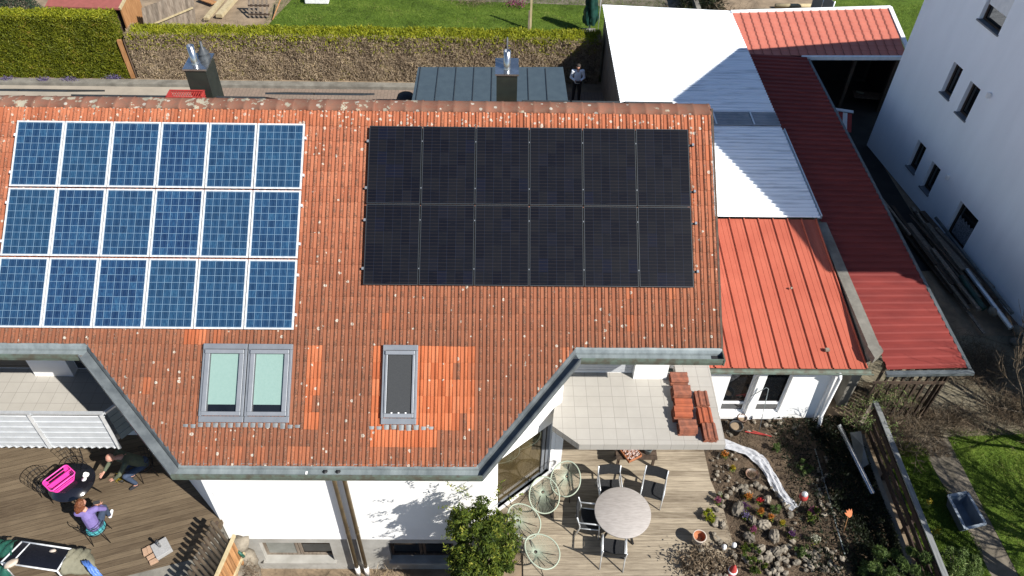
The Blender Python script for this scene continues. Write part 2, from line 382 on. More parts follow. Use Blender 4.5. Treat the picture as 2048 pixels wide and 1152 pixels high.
MT['terraw'] = PM('pale_glazed_pot', (.62, .55, .48), (.45, .36, .28), 5, .6, 0, .2)
MT['pink'] = PM('pink_plastic', (.78, .06, .38), (.72, .05, .34), 8, .4)
MT['redpl'] = PM('red_plastic', (.50, .055, .045), (.40, .045, .04), 8, .6)
MT['bluepl'] = PM('blue_plastic', (.10, .22, .60), (.08, .18, .5), 8, .45)
MT['green'] = PM('green_tarpaulin', (.022, .12, .085), (.015, .08, .055), 4, .5, 0, .4, bd=.04)
MT['greend'] = PM('dark_green_tarpaulin', (.018, .075, .06), (.012, .04, .035), 4, .4, 0, .5, bd=.06)
MT['khaki'] = PM('khaki_cover', (.22, .21, .15), (.16, .155, .11), 4, .8, 0, .4, bd=.04)
MT['orange'] = PM('rust_orange', (.55, .17, .05), (.42, .12, .04), 6, .7)
MT['skin'] = PM('skin', (.60, .32, .23), (.56, .28, .20), 10, .55)
MT['hair'] = PM('auburn_hair', (.20, .065, .02), (.10, .03, .012), 30, .6, 0, .4)
MT['hairg'] = PM('short_dark_hair', (.03, .025, .02), (.05, .04, .03), 30, .7)
MT['purple'] = PM('purple_knit', (.22, .17, .42), (.18, .14, .36), 14, .85)
MT['olive'] = PM('olive_pullover', (.12, .135, .085), (.085, .10, .065), 12, .85)
MT['jeans'] = PM('denim', (.05, .075, .13), (.035, .055, .10), 14, .85)
MT['teal'] = PM('turquoise_cushion', (.08, .42, .46), (.07, .36, .4), 10, .8)
MT['shirt'] = PM('white_shirt', (.84, .88, .94), (.76, .80, .86), 8, .85)
MT['black'] = MT['black']; MT['asph'] = PM('dark_trousers', (.02, .02, .025), (.03, .03, .035), 8, .9)
def glassmat(name, tintc, rough=.03):
    q = NT(name); v = q.coord(); n = q.noise(v, 1.3, 4)
    col = q.ramp(n, [(.35, tintc), (.7, tuple(x*.4 for x in tintc))])
    return q.out(col, rough, 0, .8)
MT['glass'] = glassmat('dark_window_glass', (.012, .014, .017))
MT['glassb'] = glassmat('room_behind_glass', (.10, .075, .035))
MT['glasst'] = glassmat('smoked_glass', (.012, .012, .018), .15)
def grass_ground(name, a, b, c):
    q = NT(name); v = q.coord(); n = q.noise(v, 1.1, 6, .7); n2 = q.noise(v, 14, 5, .7)
    col = q.ramp(q.math('ADD', q.math('MULTIPLY', n, .6), q.math('MULTIPLY', n2, .4)), [(.36, a), (.5, b), (.62, c)])
    q.bump(n2, .9, .04); return q.out(col, .9, 0, .1)
MT['lawn'] = grass_ground('lawn_ground', (.045, .065, .012), (.09, .15, .02), (.15, .21, .035))
MT['grass'] = leafmat('grass_blades', [(0, (.05, .09, .012)), (.5, (.13, .215, .020)), (.85, (.23, .30, .04)), (1, (.36, .33, .12))])
MT['hedgeg'] = leafmat('thuja_green', [(0, (.065, .085, .008)), (.5, (.145, .170, .010)), (.85, (.225, .235, .014)), (1, (.30, .22, .04))])
MT['hedgey'] = leafmat('thuja_yellow_green', [(0, (.13, .16, .010)), (.5, (.27, .30, .015)), (1, (.44, .42, .03))])
MT['hedgeb'] = leafmat('dry_brown_twigs', [(0, (.16, .115, .075)), (.3, (.36, .275, .19)), (.7, (.60, .48, .34)), (.93, (.64, .50, .28)), (1, (.26, .25, .05))], .9)
MT['bush'] = leafmat('bush_leaves', [(0, (.025, .045, .01)), (.45, (.085, .13, .016)), (.75, (.19, .235, .028)), (1, (.40, .38, .06))])
MT['dkleaf'] = leafmat('shade_darkened_leaves', [(0, (.006, .009, .004)), (.75, (.014, .022, .007)), (1, (.05, .065, .02))])  # leaf colours lowered to carry the shade lying over the bed
MT['ltleaf'] = leafmat('fresh_leaves', [(0, (.05, .09, .02)), (.6, (.15, .22, .06)), (1, (.36, .42, .16))])
MT['conif'] = leafmat('conifer_needles', [(0, (.012, .028, .018)), (.6, (.035, .07, .04)), (1, (.08, .13, .075))])
MT['twig'] = leafmat('bare_twigs', [(0, (.10, .07, .045)), (.6, (.24, .18, .12)), (1, (.38, .30, .21))], .9)
MT['bark'] = PM('grey_bark', (.20, .16, .12), (.11, .085, .06), 6, .9, 0, .5)
def petal(name, c): return leafmat(name, [(0, tuple(x*.6 for x in c)), (1, c)])
PET = {k: petal('petals_'+k, c) for k, c in dict(orange=(.55, .19, .03), red=(.6, .03, .04), purple=(.11, .035, .13), lilac=(.20, .16, .32), pink=(.34, .08, .17), white=(.60, .60, .46), yellow=(.50, .38, .03)).items()}
MT['street'] = paving_mat('street_pavers', (.33, .25, .20), (.28, .22, .175), (.16, .13, .11), .24, .14, .06, pi/2)
MT['streetc'] = PM('grey_street', (.42, .37, .30), (.34, .30, .245), 1.2, .9, 0, .2)
MT['patio'] = paving_mat('stone_slabs', (.30, .265, .19), (.25, .22, .155), (.17, .15, .10), .62, .43, .05, .5)
def aty(u, v, y): d = ray(u, v); return CP+d*((y-CP.y)/d.y)
# ================================================================== SETTING
def struct(mb, name, mat, kind='structure'):
    return tag(mb.build(name, mat), kind=kind)
def sheet(name, mat, poly, z, z0=None):
    m = MB()
    if z0 is None: m.add([(x, y, z) for x, y in poly], [tuple(range(len(poly)))])
    else: m.prism(poly, z0, z)
    return struct(m, name, mat)
def ring(u0, v0, u1, v1): return [(u0, v0), (u1, v0), (u1, v1), (u0, v1)]
# ground: high terrace level right/back, sunken yard before the house
g = MB(); H_ = 120
g.add([(-H_, -2, -.04), (-4.4, -2, -.04), (-4.4, -30, -.04), (H_, -30, -.04), (H_, H_, -.04), (-H_, H_, -.04)], [(0, 1, 2, 3, 4, 5)])
g.add([(-H_, -30, -2.62), (-4.4, -30, -2.62), (-4.4, -2, -2.62), (-H_, -2, -2.62)], [(0, 1, 2, 3)])
g.add([(-4.4, -2, -2.62), (-4.4, -30, -2.62), (-4.4, -30, -.04), (-4.4, -2, -.04)], [(0, 1, 2, 3)])
struct(g, 'ground', MT['drysoil'])
sheet('street', MT['street'], ring(-15.9, 7, 5, 13.75), -.03)
sheet('street_apron', MT['streetc'], ring(-40, 7, -15.9, 13.75), -.028)
sheet('kerb', MT['conc'], ring(-40, 13.75, -2.3, 14.1), .10, -.05)
sheet('back_lawn', MT['lawn'], [(-15.4, 15.2), (-15.1, 19.2), (-14.4, 22.2), (-2, 22.3), (3.5, 20.6), (3.5, 14.6), (-15.4, 14.6)], -.03)
sheet('back_garden_path', MT['path'], [(-14.4, 22.2), (-14, 23.4), (5, 22.9), (3, 21.3)], -.026)
sheet('side_lawn', MT['lawn'], [(10.4, 15.5), (11.6, 40), (40, 40), (40, 12), (11.2, 12)], -.03)
sheet('garden_bed', MT['soil'], [(.7, -2.3), (5.0, -2.3), (5.05, -12), (.9, -12)], -.02)
sheet('garden_lawn', MT['lawn'], [(5.55, -3.2), (6.5, -3.1), (6.9, -6), (7.2, -12), (5.5, -12)], -.024)
sheet('garden_lawn', MT['lawn'], [(7.3, -2.85), (14, -2.6), (14, -12), (7.8, -12)], -.024)
sheet('garden_path', MT['path'], [(6.3, -1.6), (7.4, -1.6), (7.32, -2.8), (7.45, -6), (7.8, -12), (7.15, -12), (6.82, -6), (6.5, -2.9)], -.018)
sheet('stone_terrace', MT['patio'], [(5.1, -3.1), (14, -2.6), (14, .6), (5.1, .6)], -.015)
CF = sheet('carport_floor', PM('yard_floor_shade_colour', (.03, .028, .026), (.018, .017, .016), 2, .9, 0, .3), [(4.9, .6), (7.1, .6), (7.3, 3.2), (9.8, 3.4), (9.6, 9), (11.2, 12), (11.4, 15.8), (4.9, 15.3)], -.012)  # shade under the carport roofs is put into the floor colour
sheet('deck', MT['deck'], [(-4.75, -5.45), (-2.9, -3.7), (-2.9, -2.6), (.80, -2.6), (.82, -4.3), (1.0, -5.2), (1.05, -6.1), (.55, -6.8), (.6, -9), (-3.9, -9), (-3.9, -6.3), (-4.35, -5.9)], 0.0, -.15)
sheet('deck', MT['deckl'], [(-30, -3.0), (-11.1, -3.0), (-11.05, -5.6), (-11.5, -6.45), (-13.2, -6.95), (-13.4, -9), (-30, -9)], 0.0, -.15)
m = MB(); m.prism([(-30, -3.0), (-11.15, -3.0), (-11.1, -9.2), (-30, -9.2)], -2.6, -.16)
m.add([(-13.5, -9, -.01), (-13.2, -6.7, -.01), (-11.3, -6.2, -.01), (-11.3, -9, -.01)], [(0, 1, 2, 3)]); struct(m, 'terrace_base', MT['conc'])
# ================================================================== MAIN HOUSE
AL = radians(34.16); RZ = 8.1; cA, sA = cos(AL), sin(AL)
def rp(x, t, h=0.0): return Vector((x, -t*cA-h*sA, RZ-t*sA+h*cA))
RM = Matrix(((1, 0, 0, 0), (0, cA, -sA, 0), (0, sA, cA, RZ), (0, 0, 0, 1)))   # local (x, -t, h) -> world
def tz(y): return RZ+y*tan(AL)
house = thing('house', 'large white house with a long lichen-speckled orange tile roof carrying the solar panels', 'house', (-7.8, -2, 0))
XL = -21.0; PER = .1472; ROW = .335; T0 = .25
def roof_tiles():
    bm = bmesh.new(); tl = bm.faces.layers.float.new('tint'); rl = bm.faces.layers.float.new('roll'); fl = bm.faces.layers.float.new('fresh')
    prof = [(0, .0), (.04, .002), (.44, .002), (.48, .012), (.56, .028), (.70, .034), (.84, .026), (.91, .006), (.935, -.016), (.99, -.016)]
    ncol = int((0.03-XL)/PER)
    xs = []; hs = []; inf = []
    for c in range(ncol):
        for (a, h) in prof: xs.append(0.03-ncol*PER+(c+a)*PER); hs.append(h); inf.append((c, a))
    rows = int((7.64-T0)/ROW)+1
    R_ = random.Random(3)
    for r in range(0, rows):
        ta = T0+r*ROW; tb = min(ta+ROW, 7.66)
        shift = R_.uniform(-.004, .004)
        cols = {}
        segs = [(0, len(xs)-1)]
        dx = [R_.uniform(-.005, .005) for _ in range(ncol+1)]; dh = [R_.uniform(0, .006) for _ in range(ncol+1)]
        if r >= 15: lo_x, hi_x = -12.85, -2.9
        else: lo_x, hi_x = -99, 99
        va = []; vb = []; vc = []
        idx = [i for i in range(len(xs)) if lo_x-.05 <= xs[i] <= hi_x+.05]
        for i in idx:
            c, a = inf[i]; h = hs[i]; b = tb+.018+dx[c]
            va.append(bm.verts.new((xs[i], -ta, h+.002))); vb.append(bm.verts.new((xs[i], -b, h+.014+dh[c]*.7))); vc.append(bm.verts.new((xs[i], -b, h-.004)))
        rt = {}
        for k in range(len(idx)-1):
            c, a = inf[idx[k]]
            tile = c
            if tile not in rt:
                x = xs[idx[k]]; tm = (ta+tb)/2
                v = R_.random(); fr = 0
                def reg(x0, x1, t0, t1, p): return x0 < x < x1 and t0 < tm < t1 and R_.random() < p
                if reg(-7.13, -6.75, 5.28, 7.3, 1) or reg(-6.2, -5.5, 5.28, 6.95, 1) or reg(-7.13, -5.85, 6.9, 7.3, 1): fr = 1
                elif reg(-5.6, -5.08, 5.28, 7.0, .75): fr = .85
                elif reg(-8.5, -8.15, 5.28, 6.95, .9): fr = .85
                elif reg(-10.9, -10.55, 5.0, 5.3, 1): fr = .8
                elif reg(-10.9, -5.2, 7.2, 7.7, .25): fr = .35
                elif R_.random() < .012: fr = .5
                elif tm < .65: fr = .25
                rt[tile] = (v, fr)
            v, fr = rt[tile]
            for q in ((va[k], va[k+1], vb[k+1], vb[k]), (vb[k], vb[k+1], vc[k+1], vc[k])):
                f = bm.faces.new(q); f[tl] = v; f[rl] = 1.0 if .45 <= a < .93 else 0.0; f[fl] = fr; f.smooth = (q[0] is va[k]) and a > .4
    def cut(p, n):
        fs = [f for f in bm.faces if f.calc_center_median().y < -5.31]
        geom = fs+list({e for f in fs for e in f.edges})+list({v for f in fs for v in f.verts})
        bmesh.ops.bisect_plane(bm, geom=geom, plane_co=p, plane_no=n, clear_outer=True, dist=1e-5)
    d = Vector((-1.95, -2.32, 0)); cut((-2.95, -5.32, 0), Vector((-d.y, d.x, 0)).normalized())
    d = Vector((2.05, -2.33, 0)); cut((-12.79, -5.32, 0), Vector((d.y, -d.x, 0)).normalized())
    bm.transform(RM @ Matrix.Translation((0, 0, .0)))
    Mi = WM[house.name].inverted(); bm.transform(Mi)
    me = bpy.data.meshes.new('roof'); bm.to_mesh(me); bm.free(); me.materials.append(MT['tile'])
    o = bpy.data.objects.new('roof', me); COL.objects.link(o); o.parent = house; WM['roof'] = WM[house.name]; return o
roof = roof_tiles()
m = MB()      # boards under the tiles, back slope
poly = [(0.0, .24), (0.0, 5.3), (-2.98, 5.3), (-4.92, 7.6), (-10.72, 7.6), (-12.76, 5.3), (XL, 5.3), (XL, .24)]
n = len(poly); a = [rp(x, t, -.03) for x, t in poly]; b = [rp(x, t, -.13) for x, t in poly]
m.add(a+b, [tuple(range(n)), tuple(range(2*n-1, n-1, -1))]+[(i, (i+1) % n, (i+1) % n+n, i+n) for i in range(n)])
m.build('roof_boards', MT['woodg'], roof)
m = MB()
m.add([(0, .06, RZ-.16), (XL, .06, RZ-.16), (XL, 5.2, RZ-.12-5.2*tan(AL)), (0, 5.2, RZ-.12-5.2*tan(AL))], [(0, 1, 2, 3)])
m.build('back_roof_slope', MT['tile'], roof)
m = MB(); k = int(-XL/.345)
for i in range(k+1):
    x1 = .04-i*.345; x0 = x1-.36; z = RZ-.135+random.uniform(-.004, .004); tn = random.random()
    vs = []; 
    for (x, r) in ((x1, .220), (x1-.05, .220), (x1-.055, .210), (x0, .205)):
        for j in range(9):
            a = pi*j/8; vs.append((x, -r*cos(a), z+r*sin(a)*.36))
    fs = [(p*9+j, p*9+j+1, (p+1)*9+j+1, (p+1)*9+j) for p in range(3) for j in range(8)]
    m.add(vs, fs, tn, True)
    if i == 0: m.add([v for v in vs[:9]], [tuple(range(9))], tn)
m.build('ridge_cap', MT['ridge'], roof)
# verge strip on the right edge
m = MB(); m.add([rp(.03, .1, .02), rp(.075, .1, .02), rp(.075, 5.3, .02), rp(.03, 5.3, .02), rp(.075, .1, -.16), rp(.075, 5.3, -.16)], [(0, 1, 2, 3), (1, 4, 5, 2)])
m.build('verge_board', MT['wood'], roof)
# gutters
PATH = [Vector((.05, -4.40, 5.11)), Vector((-2.95, -4.40, 5.11)), Vector((-4.9, -6.32, 3.81)), Vector((-10.76, -6.32, 3.81)), Vector((-12.79, -4.40, 5.11)), Vector((XL, -4.40, 5.11))]
def outn(a, b):
    d = (b-a); d.z = 0; d.normalize(); return Vector((-d.y, d.x, 0))
def offs(i):
    if i == 0: return outn(PATH[0], PATH[1])
    if i == len(PATH)-1: return outn(PATH[-2], PATH[-1])
    n1 = outn(PATH[i-1], PATH[i]); n2 = outn(PATH[i], PATH[i+1]); return (n1+n2)/(1+n1.dot(n2))
def strip(mb, i, sec, c=.5):
    vs = []
    for j in (i, i+1):
        o = offs(j)
        for (q, dz) in sec: vs.append(PATH[j]+o*q+Vector((0, 0, dz)))
    k = len(sec); mb.add(vs, [(a, a+1, k+a+1, k+a) for a in range(k-1)], c)
for i in range(5):
    chan = MB(); strip(chan, i, [(-.06, .045), (.02, .0), (.055, -.06), (.065, -.115), (.225, -.12), (.235, -.03)])
    gt = chan.build('gutter', MT['zinc'] if i != 1 and i != 3 else MT['zincdark'], house)  # diagonal runs get darker zinc for the shadow inside them
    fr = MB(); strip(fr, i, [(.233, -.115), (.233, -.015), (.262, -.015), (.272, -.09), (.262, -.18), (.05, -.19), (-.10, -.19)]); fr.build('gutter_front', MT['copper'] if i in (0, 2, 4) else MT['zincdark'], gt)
    if i in (0, 2, 4):
        st = MB(); strip(st, i, [(.175, -.114), (.228, -.110)]); st.build('gutter_stain', MT['rust'], gt)
    if i == 0:
        e = MB(); e.box((.05, -4.68, 4.93), (.075, -4.36, 5.10)); e.box((-.13, -4.61, 4.998), (.045, -4.475, 5.0)); e.build('gutter_end', MT['copper'], gt)
        e = MB(); e.box((-.16, -4.62, 4.995), (.04, -4.47, 5.003)); e.build('outlet_hole', MT['dark'], gt)  # flat dark box stands in for the darkness inside the outlet
    if i == 2:
        for u in (650, 676):
            c = at(u, 943, 3.695); e = MB(); e.lathe([(.045, -.008), (.05, 0), (.0, .001)], (c.x, c.y, 3.70), 16)
            for q in range(8):
                a = q*pi/4; e.beam((c.x+.045*cos(a), c.y+.045*sin(a), 3.70), (c.x+.062*cos(a), c.y+.062*sin(a), 3.715), .008, .004)
            e.build('outlet_hole', MT['dark'], gt)  # dark disc paints the unlit inside of the spout opening
        c = at(613, 946, 3.7); e = MB(); e.box((c.x-.02, c.y-.035, 3.70), (c.x+.02, c.y+.035, 3.71)); e.build('loose_clip', MT['white'], gt)
# walls
def wallq(mb, a, b, z0, za, zb, th=.25):
    a = Vector(a+(0,)); b = Vector(b+(0,)); d = (b-a).normalized(); nn = Vector((d.y, -d.x, 0))*-th
    vs = [a+Vector((0, 0, z0)), b+Vector((0, 0, z0)), b+Vector((0, 0, zb)), a+Vector((0, 0, za))]
    vs += [v+nn for v in vs]
    mb.add(vs, [(0, 1, 2, 3), (7, 6, 5, 4), (0, 4, 5, 1), (1, 5, 6, 2), (2, 6, 7, 3), (3, 7, 4, 0)])
def holes(mb, O, ex, ey, rects, w, z0, z1, dep, nrm, x0=0.0):
    """wall face with rectangular openings and reveals; O origin, ex along, ey up, nrm outward"""
    O = Vector(O); ex = Vector(ex); ey = Vector(ey); nrm = Vector(nrm)
    xs = sorted({x0, w, *[r[0] for r in rects], *[r[1] for r in rects]}); ys = sorted({z0, z1, *[r[2] for r in rects], *[r[3] for r in rects]})
    P = lambda x, y, d=0: O+ex*x+ey*y-nrm*d
    for i in range(len(xs)-1):
        for j in range(len(ys)-1):
            cx, cy = (xs[i]+xs[i+1])/2, (ys[j]+ys[j+1])/2
            if any(r[0] < cx < r[1] and r[2] < cy < r[3] for r in rects): continue
            mb.add([P(xs[i], ys[j]), P(xs[i+1], ys[j]), P(xs[i+1], ys[j+1]), P(xs[i], ys[j+1])], [(0, 1, 2, 3)])
    for (a, b, c, d) in rects:
        for (p, q) in (((a, c), (b, c)), ((b, c), (b, d)), ((b, d), (a, d)), ((a, d), (a, c))):
            mb.add([P(*p), P(*q), P(*q, dep), P(*p, dep)], [(0, 1, 2, 3)])
YF = -5.45
m = MB()
m.box((-11.1, YF, -.95), (-4.85, YF+.25, 4.33))
wallq(m, (-4.85, YF), (-4.50, -5.165), -2.6, 4.35, 4.55, .2)
DW0 = Vector((-4.85, YF, 0)); DW1 = Vector((-3.05, -3.95, 0)); dwd = (DW1-DW0).normalized(); DWL = (DW1-DW0).length; dwn = Vector((dwd.y, -dwd.x, 0))
dm = MB()
holes(dm, DW0, dwd, (0, 0, 1), [(.14, DWL-.22, .05, 2.12)], DWL, -.2, 4.33, .12, dwn)
dm.add([DW0+Vector((0, 0, 4.33)), DW1+Vector((0, 0, 4.33)), DW1+Vector((0, 0, 5.33))], [(0, 1, 2)])
m.add(dm.v, dm.f)
wallq(m, (-3.05, -3.95), (-3.05, -3.1), 0, 5.33, 5.9, .2)
wallq(m, (-3.05, -3.07), (-.56, -3.07), 0, 5.9, 5.9)
m.box((-1.34, -3.26, 2.7), (-.56, -3.08, 5.75)); m.box((-1.34, -3.26, 0), (-.56, -3.08, 2.5))
wallq(m, (-12.55, -3.95), (-11.1, YF), -.2, 5.33, 4.33)
wallq(m, (-12.55, -3.07), (-12.55, -3.95), 0, 5.9, 5.33, .2)
wallq(m, (XL, -3.07), (-12.55, -3.07), 0, 5.9, 5.9)
pl = at(73, 749, 2.7).x; pr_ = at(150, 749, 2.7).x
m.box((pl, -3.3, 2.7), (pr_, -3.08, 5.7))
for x in (-.56, XL+.3): m.prism([(-3.07, 0), (4.8, 0), (4.8, RZ-4.8*tan(AL)-.14), (0, RZ-.16), (-3.07, tz(-3.07)-.16)], -.1, .1, M=Matrix(((0, 0, 1, x-.1), (1, 0, 0, 0), (0, 1, 0, 0), (0, 0, 0, 1))))
m.box((XL, 4.6, 0), (-.5, 4.8, 4.7))
wall = m.build('wall', MT['render'], house)
m = MB()     # low plinth wall with the basement window openings
WINS = [(.66, 2.42, -2.12, -1.20), (3.88, 5.5, -2.12, -1.20)]
holes(m, (-11.1, YF+.03, 0), (1, 0, 0), (0, 0, 1), WINS, 6.25, -2.62, -.95, .16, (0, -1, 0))
m.build('plinth', MT['plinth'], wall)
for wi, (a, b, c, d) in enumerate(WINS):
    X = -11.1; y = YF+.17; fm = MB(); mid = (a+b)/2
    for (p, q) in ((a, mid-.01), (mid+.01, b)):
        fm.box((X+p, y, c), (X+p+.07, y+.06, d)); fm.box((X+q-.07, y, c), (X+q, y+.06, d)); fm.box((X+p+.07, y, d-.07), (X+q-.07, y+.06, d)); fm.box((X+p+.07, y, c), (X+q-.07, y+.06, c+.07))
    w_ = fm.build('basement_window', MT['woodg'] if wi == 0 else MT['wood'], house)
    g_ = MB(); g_.box((X+a+.05, y+.035, c+.05), (X+b-.05, y+.045, d-.05)); g_.build('pane', MT['glass'], w_)
    if wi == 0:
        g_ = MB(); g_.box((X+a+.08, y+.015, c+.08), (X+mid-.09, y+.025, d-.08)); g_.build('frosted_pane', MT['conc'] if 0 else PM('frosted_glass', (.30, .31, .29), (.22, .23, .21), 3, .4), w_)
    g_ = MB(); g_.box((X+a-.05, YF-.06, c-.07), (X+b+.05, YF+.17, c-.004)); g_.build('sill', MT['plinth'], w_)
# downspouts
for (u0, x) in ((676, -8.10), (703, -7.87)):
    m = MB(); top = Vector((x, YF-.11, 3.35)); gx = at(650 if u0 == 676 else 676, 943, 3.69)
    m.tube([(gx.x, gx.y, 3.68), (gx.x, gx.y, 3.6), (x, YF-.2, 3.3), (x, YF-.12, 3.15), (x, YF-.12, -2.2)], .048, 12)
    m.lathe([(.056, -.02), (.056, .02)], (x, YF-.12, -.35), 12); m.lathe([(.056, -.02), (.056, .02)], (x, YF-.12, 2.2), 12)
    m.box((x-.02, YF-.12, -.37), (x+.02, YF, -.33)); m.box((x-.02, YF-.12, 2.18), (x+.02, YF, 2.22))
    d = m.build('downspout', PM('brown_copper_pipe', (.23, .17, .09), (.15, .11, .06), 4, .5, .35), house)
    m = MB(); m.tube([(x, YF-.12, -2.2), (x, YF-.12, -2.6)], .062, 12); m.build('white_pipe_end', MT['white'], d)
m = MB(); m.lathe([(.14, -.16), (.14, .0), (.11, .02), (0, .02)], aty(440, 1003, YF-.02), 12); 
m = MB(); c = aty(436, 990, YF); m.box((c.x-.10, YF-.012, c.z-.1), (c.x+.14, YF+.01, c.z+.14)); m.build('wall_vent_cover', MT['white'], house)
# garden door in the diagonal wall
door = MB(); P = lambda x, z, d: DW0+dwd*x+Vector((0, 0, z))-dwn*d
def dbox(mb, x0, x1, z0, z1, d0, d1):
    vs = [P(x, z, d) for x in (x0, x1) for z in (z0, z1) for d in (d0, d1)]
    mb.add(vs, [(0, 1, 3, 2), (4, 6, 7, 5), (0, 4, 5, 1), (2, 3, 7, 6), (0, 2, 6, 4), (1, 5, 7, 3)])
a, b = .14, DWL-.22
dbox(door, a, a+.06, .05, 2.12, .07, .13); dbox(door, b-.10, b, .05, 2.12, .07, .13); dbox(door, b-.24, b-.15, .05, 2.12, .06, .10); dbox(door, a, b, 2.06, 2.12, .07, .13); dbox(door, a, b, .05, .10, .07, .13)
dd = door.build('garden_door', MT['grey'], house)
g_ = MB(); dbox(g_, a+.05, b-.08, .1, 2.06, .095, .105); g_.build('pane', MT['glassb'], dd)
g_ = MB(); dbox(g_, a-.1, b+.16, -.0, .05, -.06, .12); g_.build('threshold', MT['white'], dd)
m = MB(); m.box((-3.12, -4.02, 0), (-2.93, -3.86, 2.56)); m.build('corner_post', MT['white'], house)
# ground-floor left diagonal side stays plain; shutters at the back of both balconies
m = MB()
for k in range(26): m.box((-3.0, -3.115, 2.78+k*.085), (-1.36, -3.10+.004, 2.855+k*.085))
m.build('roller_shutter', PM('grey_shutter', (.52, .54, .57), (.46, .48, .51), 9, .6), house)
m = MB()
for k in range(26): m.box((pr_+.05, -3.115, 2.78+k*.085), (-12.6, -3.10, 2.855+k*.085)); m.box((XL+.4, -3.115, 2.78+k*.085), (pl-.05, -3.10, 2.855+k*.085))
m.build('roller_shutter', PM('dark_shutter', (.06, .065, .07), (.05, .052, .055), 9, .6), house)
# balconies
def slab(poly, name='balcony_floor'):
    m = MB(); m.prism(poly, 2.50, 2.7); return m.build(name, MT['slab'], house)
slab([(-3.04, -3.05), (-3.25, -4.25), (-3.29, -4.60), (-2.72, -5.09), (.50, -5.07), (.53, -2.80), (-.3, -2.80), (-.3, -3.05)])
bl = slab([(-12.55, -3.05), (-12.4, -4.4), (-12.96, -5.0), (XL, -5.0), (XL, -3.05)])
# left balcony railing with corrugated white cladding
rl = MB(); ry = at(100, 826, 3.6).y
cr = at(208, 826, 3.6).x; zr = 3.6
rl.beam((XL, ry, zr), (cr, ry, zr), .07, .05); rl.tube([(XL, ry-.03, 3.52), (cr, ry-.03, 3.52)], .018)
ex, ey = -12.28, -4.35
rl.beam((cr, ry, zr), (ex, ey, zr), .06, .05)
for x in (at(60, 826, 3.6).x, at(205, 826, 3.6).x, at(60, 826, 3.6).x-1.55):
    rl.beam((x, ry-.06, 3.62), (x+.02, ry-.10, 2.45), .07, .03)
rail = rl.build('balcony_railing', MT['alu'], house)
pn = MB(); n_ = 200; x0, x1 = XL, cr-.02
vs = []
for i in range(n_+1):
    x = x0+(x1-x0)*i/n_; d = .02*sin(i*pi/2); vs += [(x, ry-.05, 3.55), (x, ry-.068, 2.50), (x, ry-.07-d, 2.42)]
pn.add(vs, [(3*i+j, 3*i+3+j, 3*i+4+j, 3*i+1+j) for i in range(n_) for j in (0, 1)])
for k in range(1, 6): pn.box((x0, ry-.080, 3.55-k*.19), (x1, ry-.052, 3.566-k*.19))
pn.build('corrugated_cladding', PM('cladding', (.60, .62, .64), (.52, .54, .56), 5, .8), rail)
pn = MB(); a = Vector((cr, ry, 0)); b = Vector((ex, ey, 0))
for k in range(5): pn.beam(a+Vector((0.03, .03, 3.5-k*.2)), b+Vector((0, 0, 3.5-k*.2)), .02, .185)
pn.build('slatted_side_panel', PM('teal_grey_panel', (.17, .21, .23), (.13, .165, .18), 3, .6), rail)
# roof windows
def rbox(mb, x0, x1, t0, t1, h0, h1, c=.5): return mb.box((x0, -t1, h0), (x1, -t0, h1), c, RM)
def skylight(xa, xb, ta, tb, blind, label, flash=True):
    m = MB()
    rbox(m, xa, xb, ta, ta+.11, 0, .10); rbox(m, xa, xb, tb-.12, tb, 0, .065)
    rbox(m, xa, xa+.05, ta+.11, tb-.12, 0, .09); rbox(m, xb-.05, xb, ta+.11, tb-.12, 0, .09)
    k = m.build('skylight', MT['grey'], house, bevel=.006); k['label'] = label
    s = MB(); s1 = .09 if xb-xa > .8 else .045
    rbox(s, xa+.055, xb-.055, ta+.12, ta+.20, .02, .135); rbox(s, xa+.055, xb-.055, tb-.21, tb-.13, .02, .105)
    rbox(s, xa+.055, xa+.055+s1, ta+.20, tb-.21, .02, .115); rbox(s, xb-.055-s1, xb-.055, ta+.20, tb-.21, .02, .115)
    s.build('sash', MT['alu'] if 0 else PM('grey_sash', (.30, .32, .35), (.26, .28, .31), 6, .45, .25), k, bevel=.006)
    p = MB(); rbox(p, xa+.06+s1, xb-.06-s1, ta+.2, tb-.21, .03, .055); p.build('pane', MT['glass'], k)
    q = MB(); lo = tb-.21-(.14 if blind == 'blind' else .0)
    h = (.057, .062) if blind == 'blind' else (.075, .08)
    rbox(q, xa+.07+s1, xb-.07-s1, ta+.205, lo, *h); q.build('roller_blind' if blind == 'blind' else 'mesh_screen', MT[blind], k)
    if blind == 'screen':
        q = MB()
        for u in (.3, .5, .7): rbox(q, xa+(xb-xa)*u-.015, xa+(xb-xa)*u+.015, tb-.235, tb-.20, .08, .09)
        q.build('clip', MT['white'], k)
    return k
sk1 = skylight(-10.43, -9.55, 5.28, 6.84, 'blind', 'left half of the twin roof window, pale green blind drawn')
sk2 = skylight(-9.53, -8.65, 5.28, 6.84, 'blind', 'right half of the twin roof window, pale green blind drawn')
sk3 = skylight(-6.83, -6.13, 5.28, 6.86, 'screen', 'narrow roof window with a dark mesh screen')
for (a, b, t, par) in ((-10.75, -8.5, 6.85, sk1), (-7.1, -5.9, 6.87, sk3)):
    m = MB(); x = a; i = 0
    while x < b:
        w = .147; e = t+.10+random.uniform(-.015, .015); inner = a+.25 < x < b-.3
        pts = []
        for q in range(5):
            f = q/4; hh = .028+.022*sin(pi*f); pts += [rp(x+w*f*.98, t+(0 if inner else .03), hh), rp(x+w*f*.98, e-.01*abs(f-.5), hh-.01)]
        m.add(pts, [(2*q, 2*q+1, 2*q+3, 2*q+2) for q in range(4)], .5, True); x += w
    m.build('pleated_apron', MT['lead'], par)
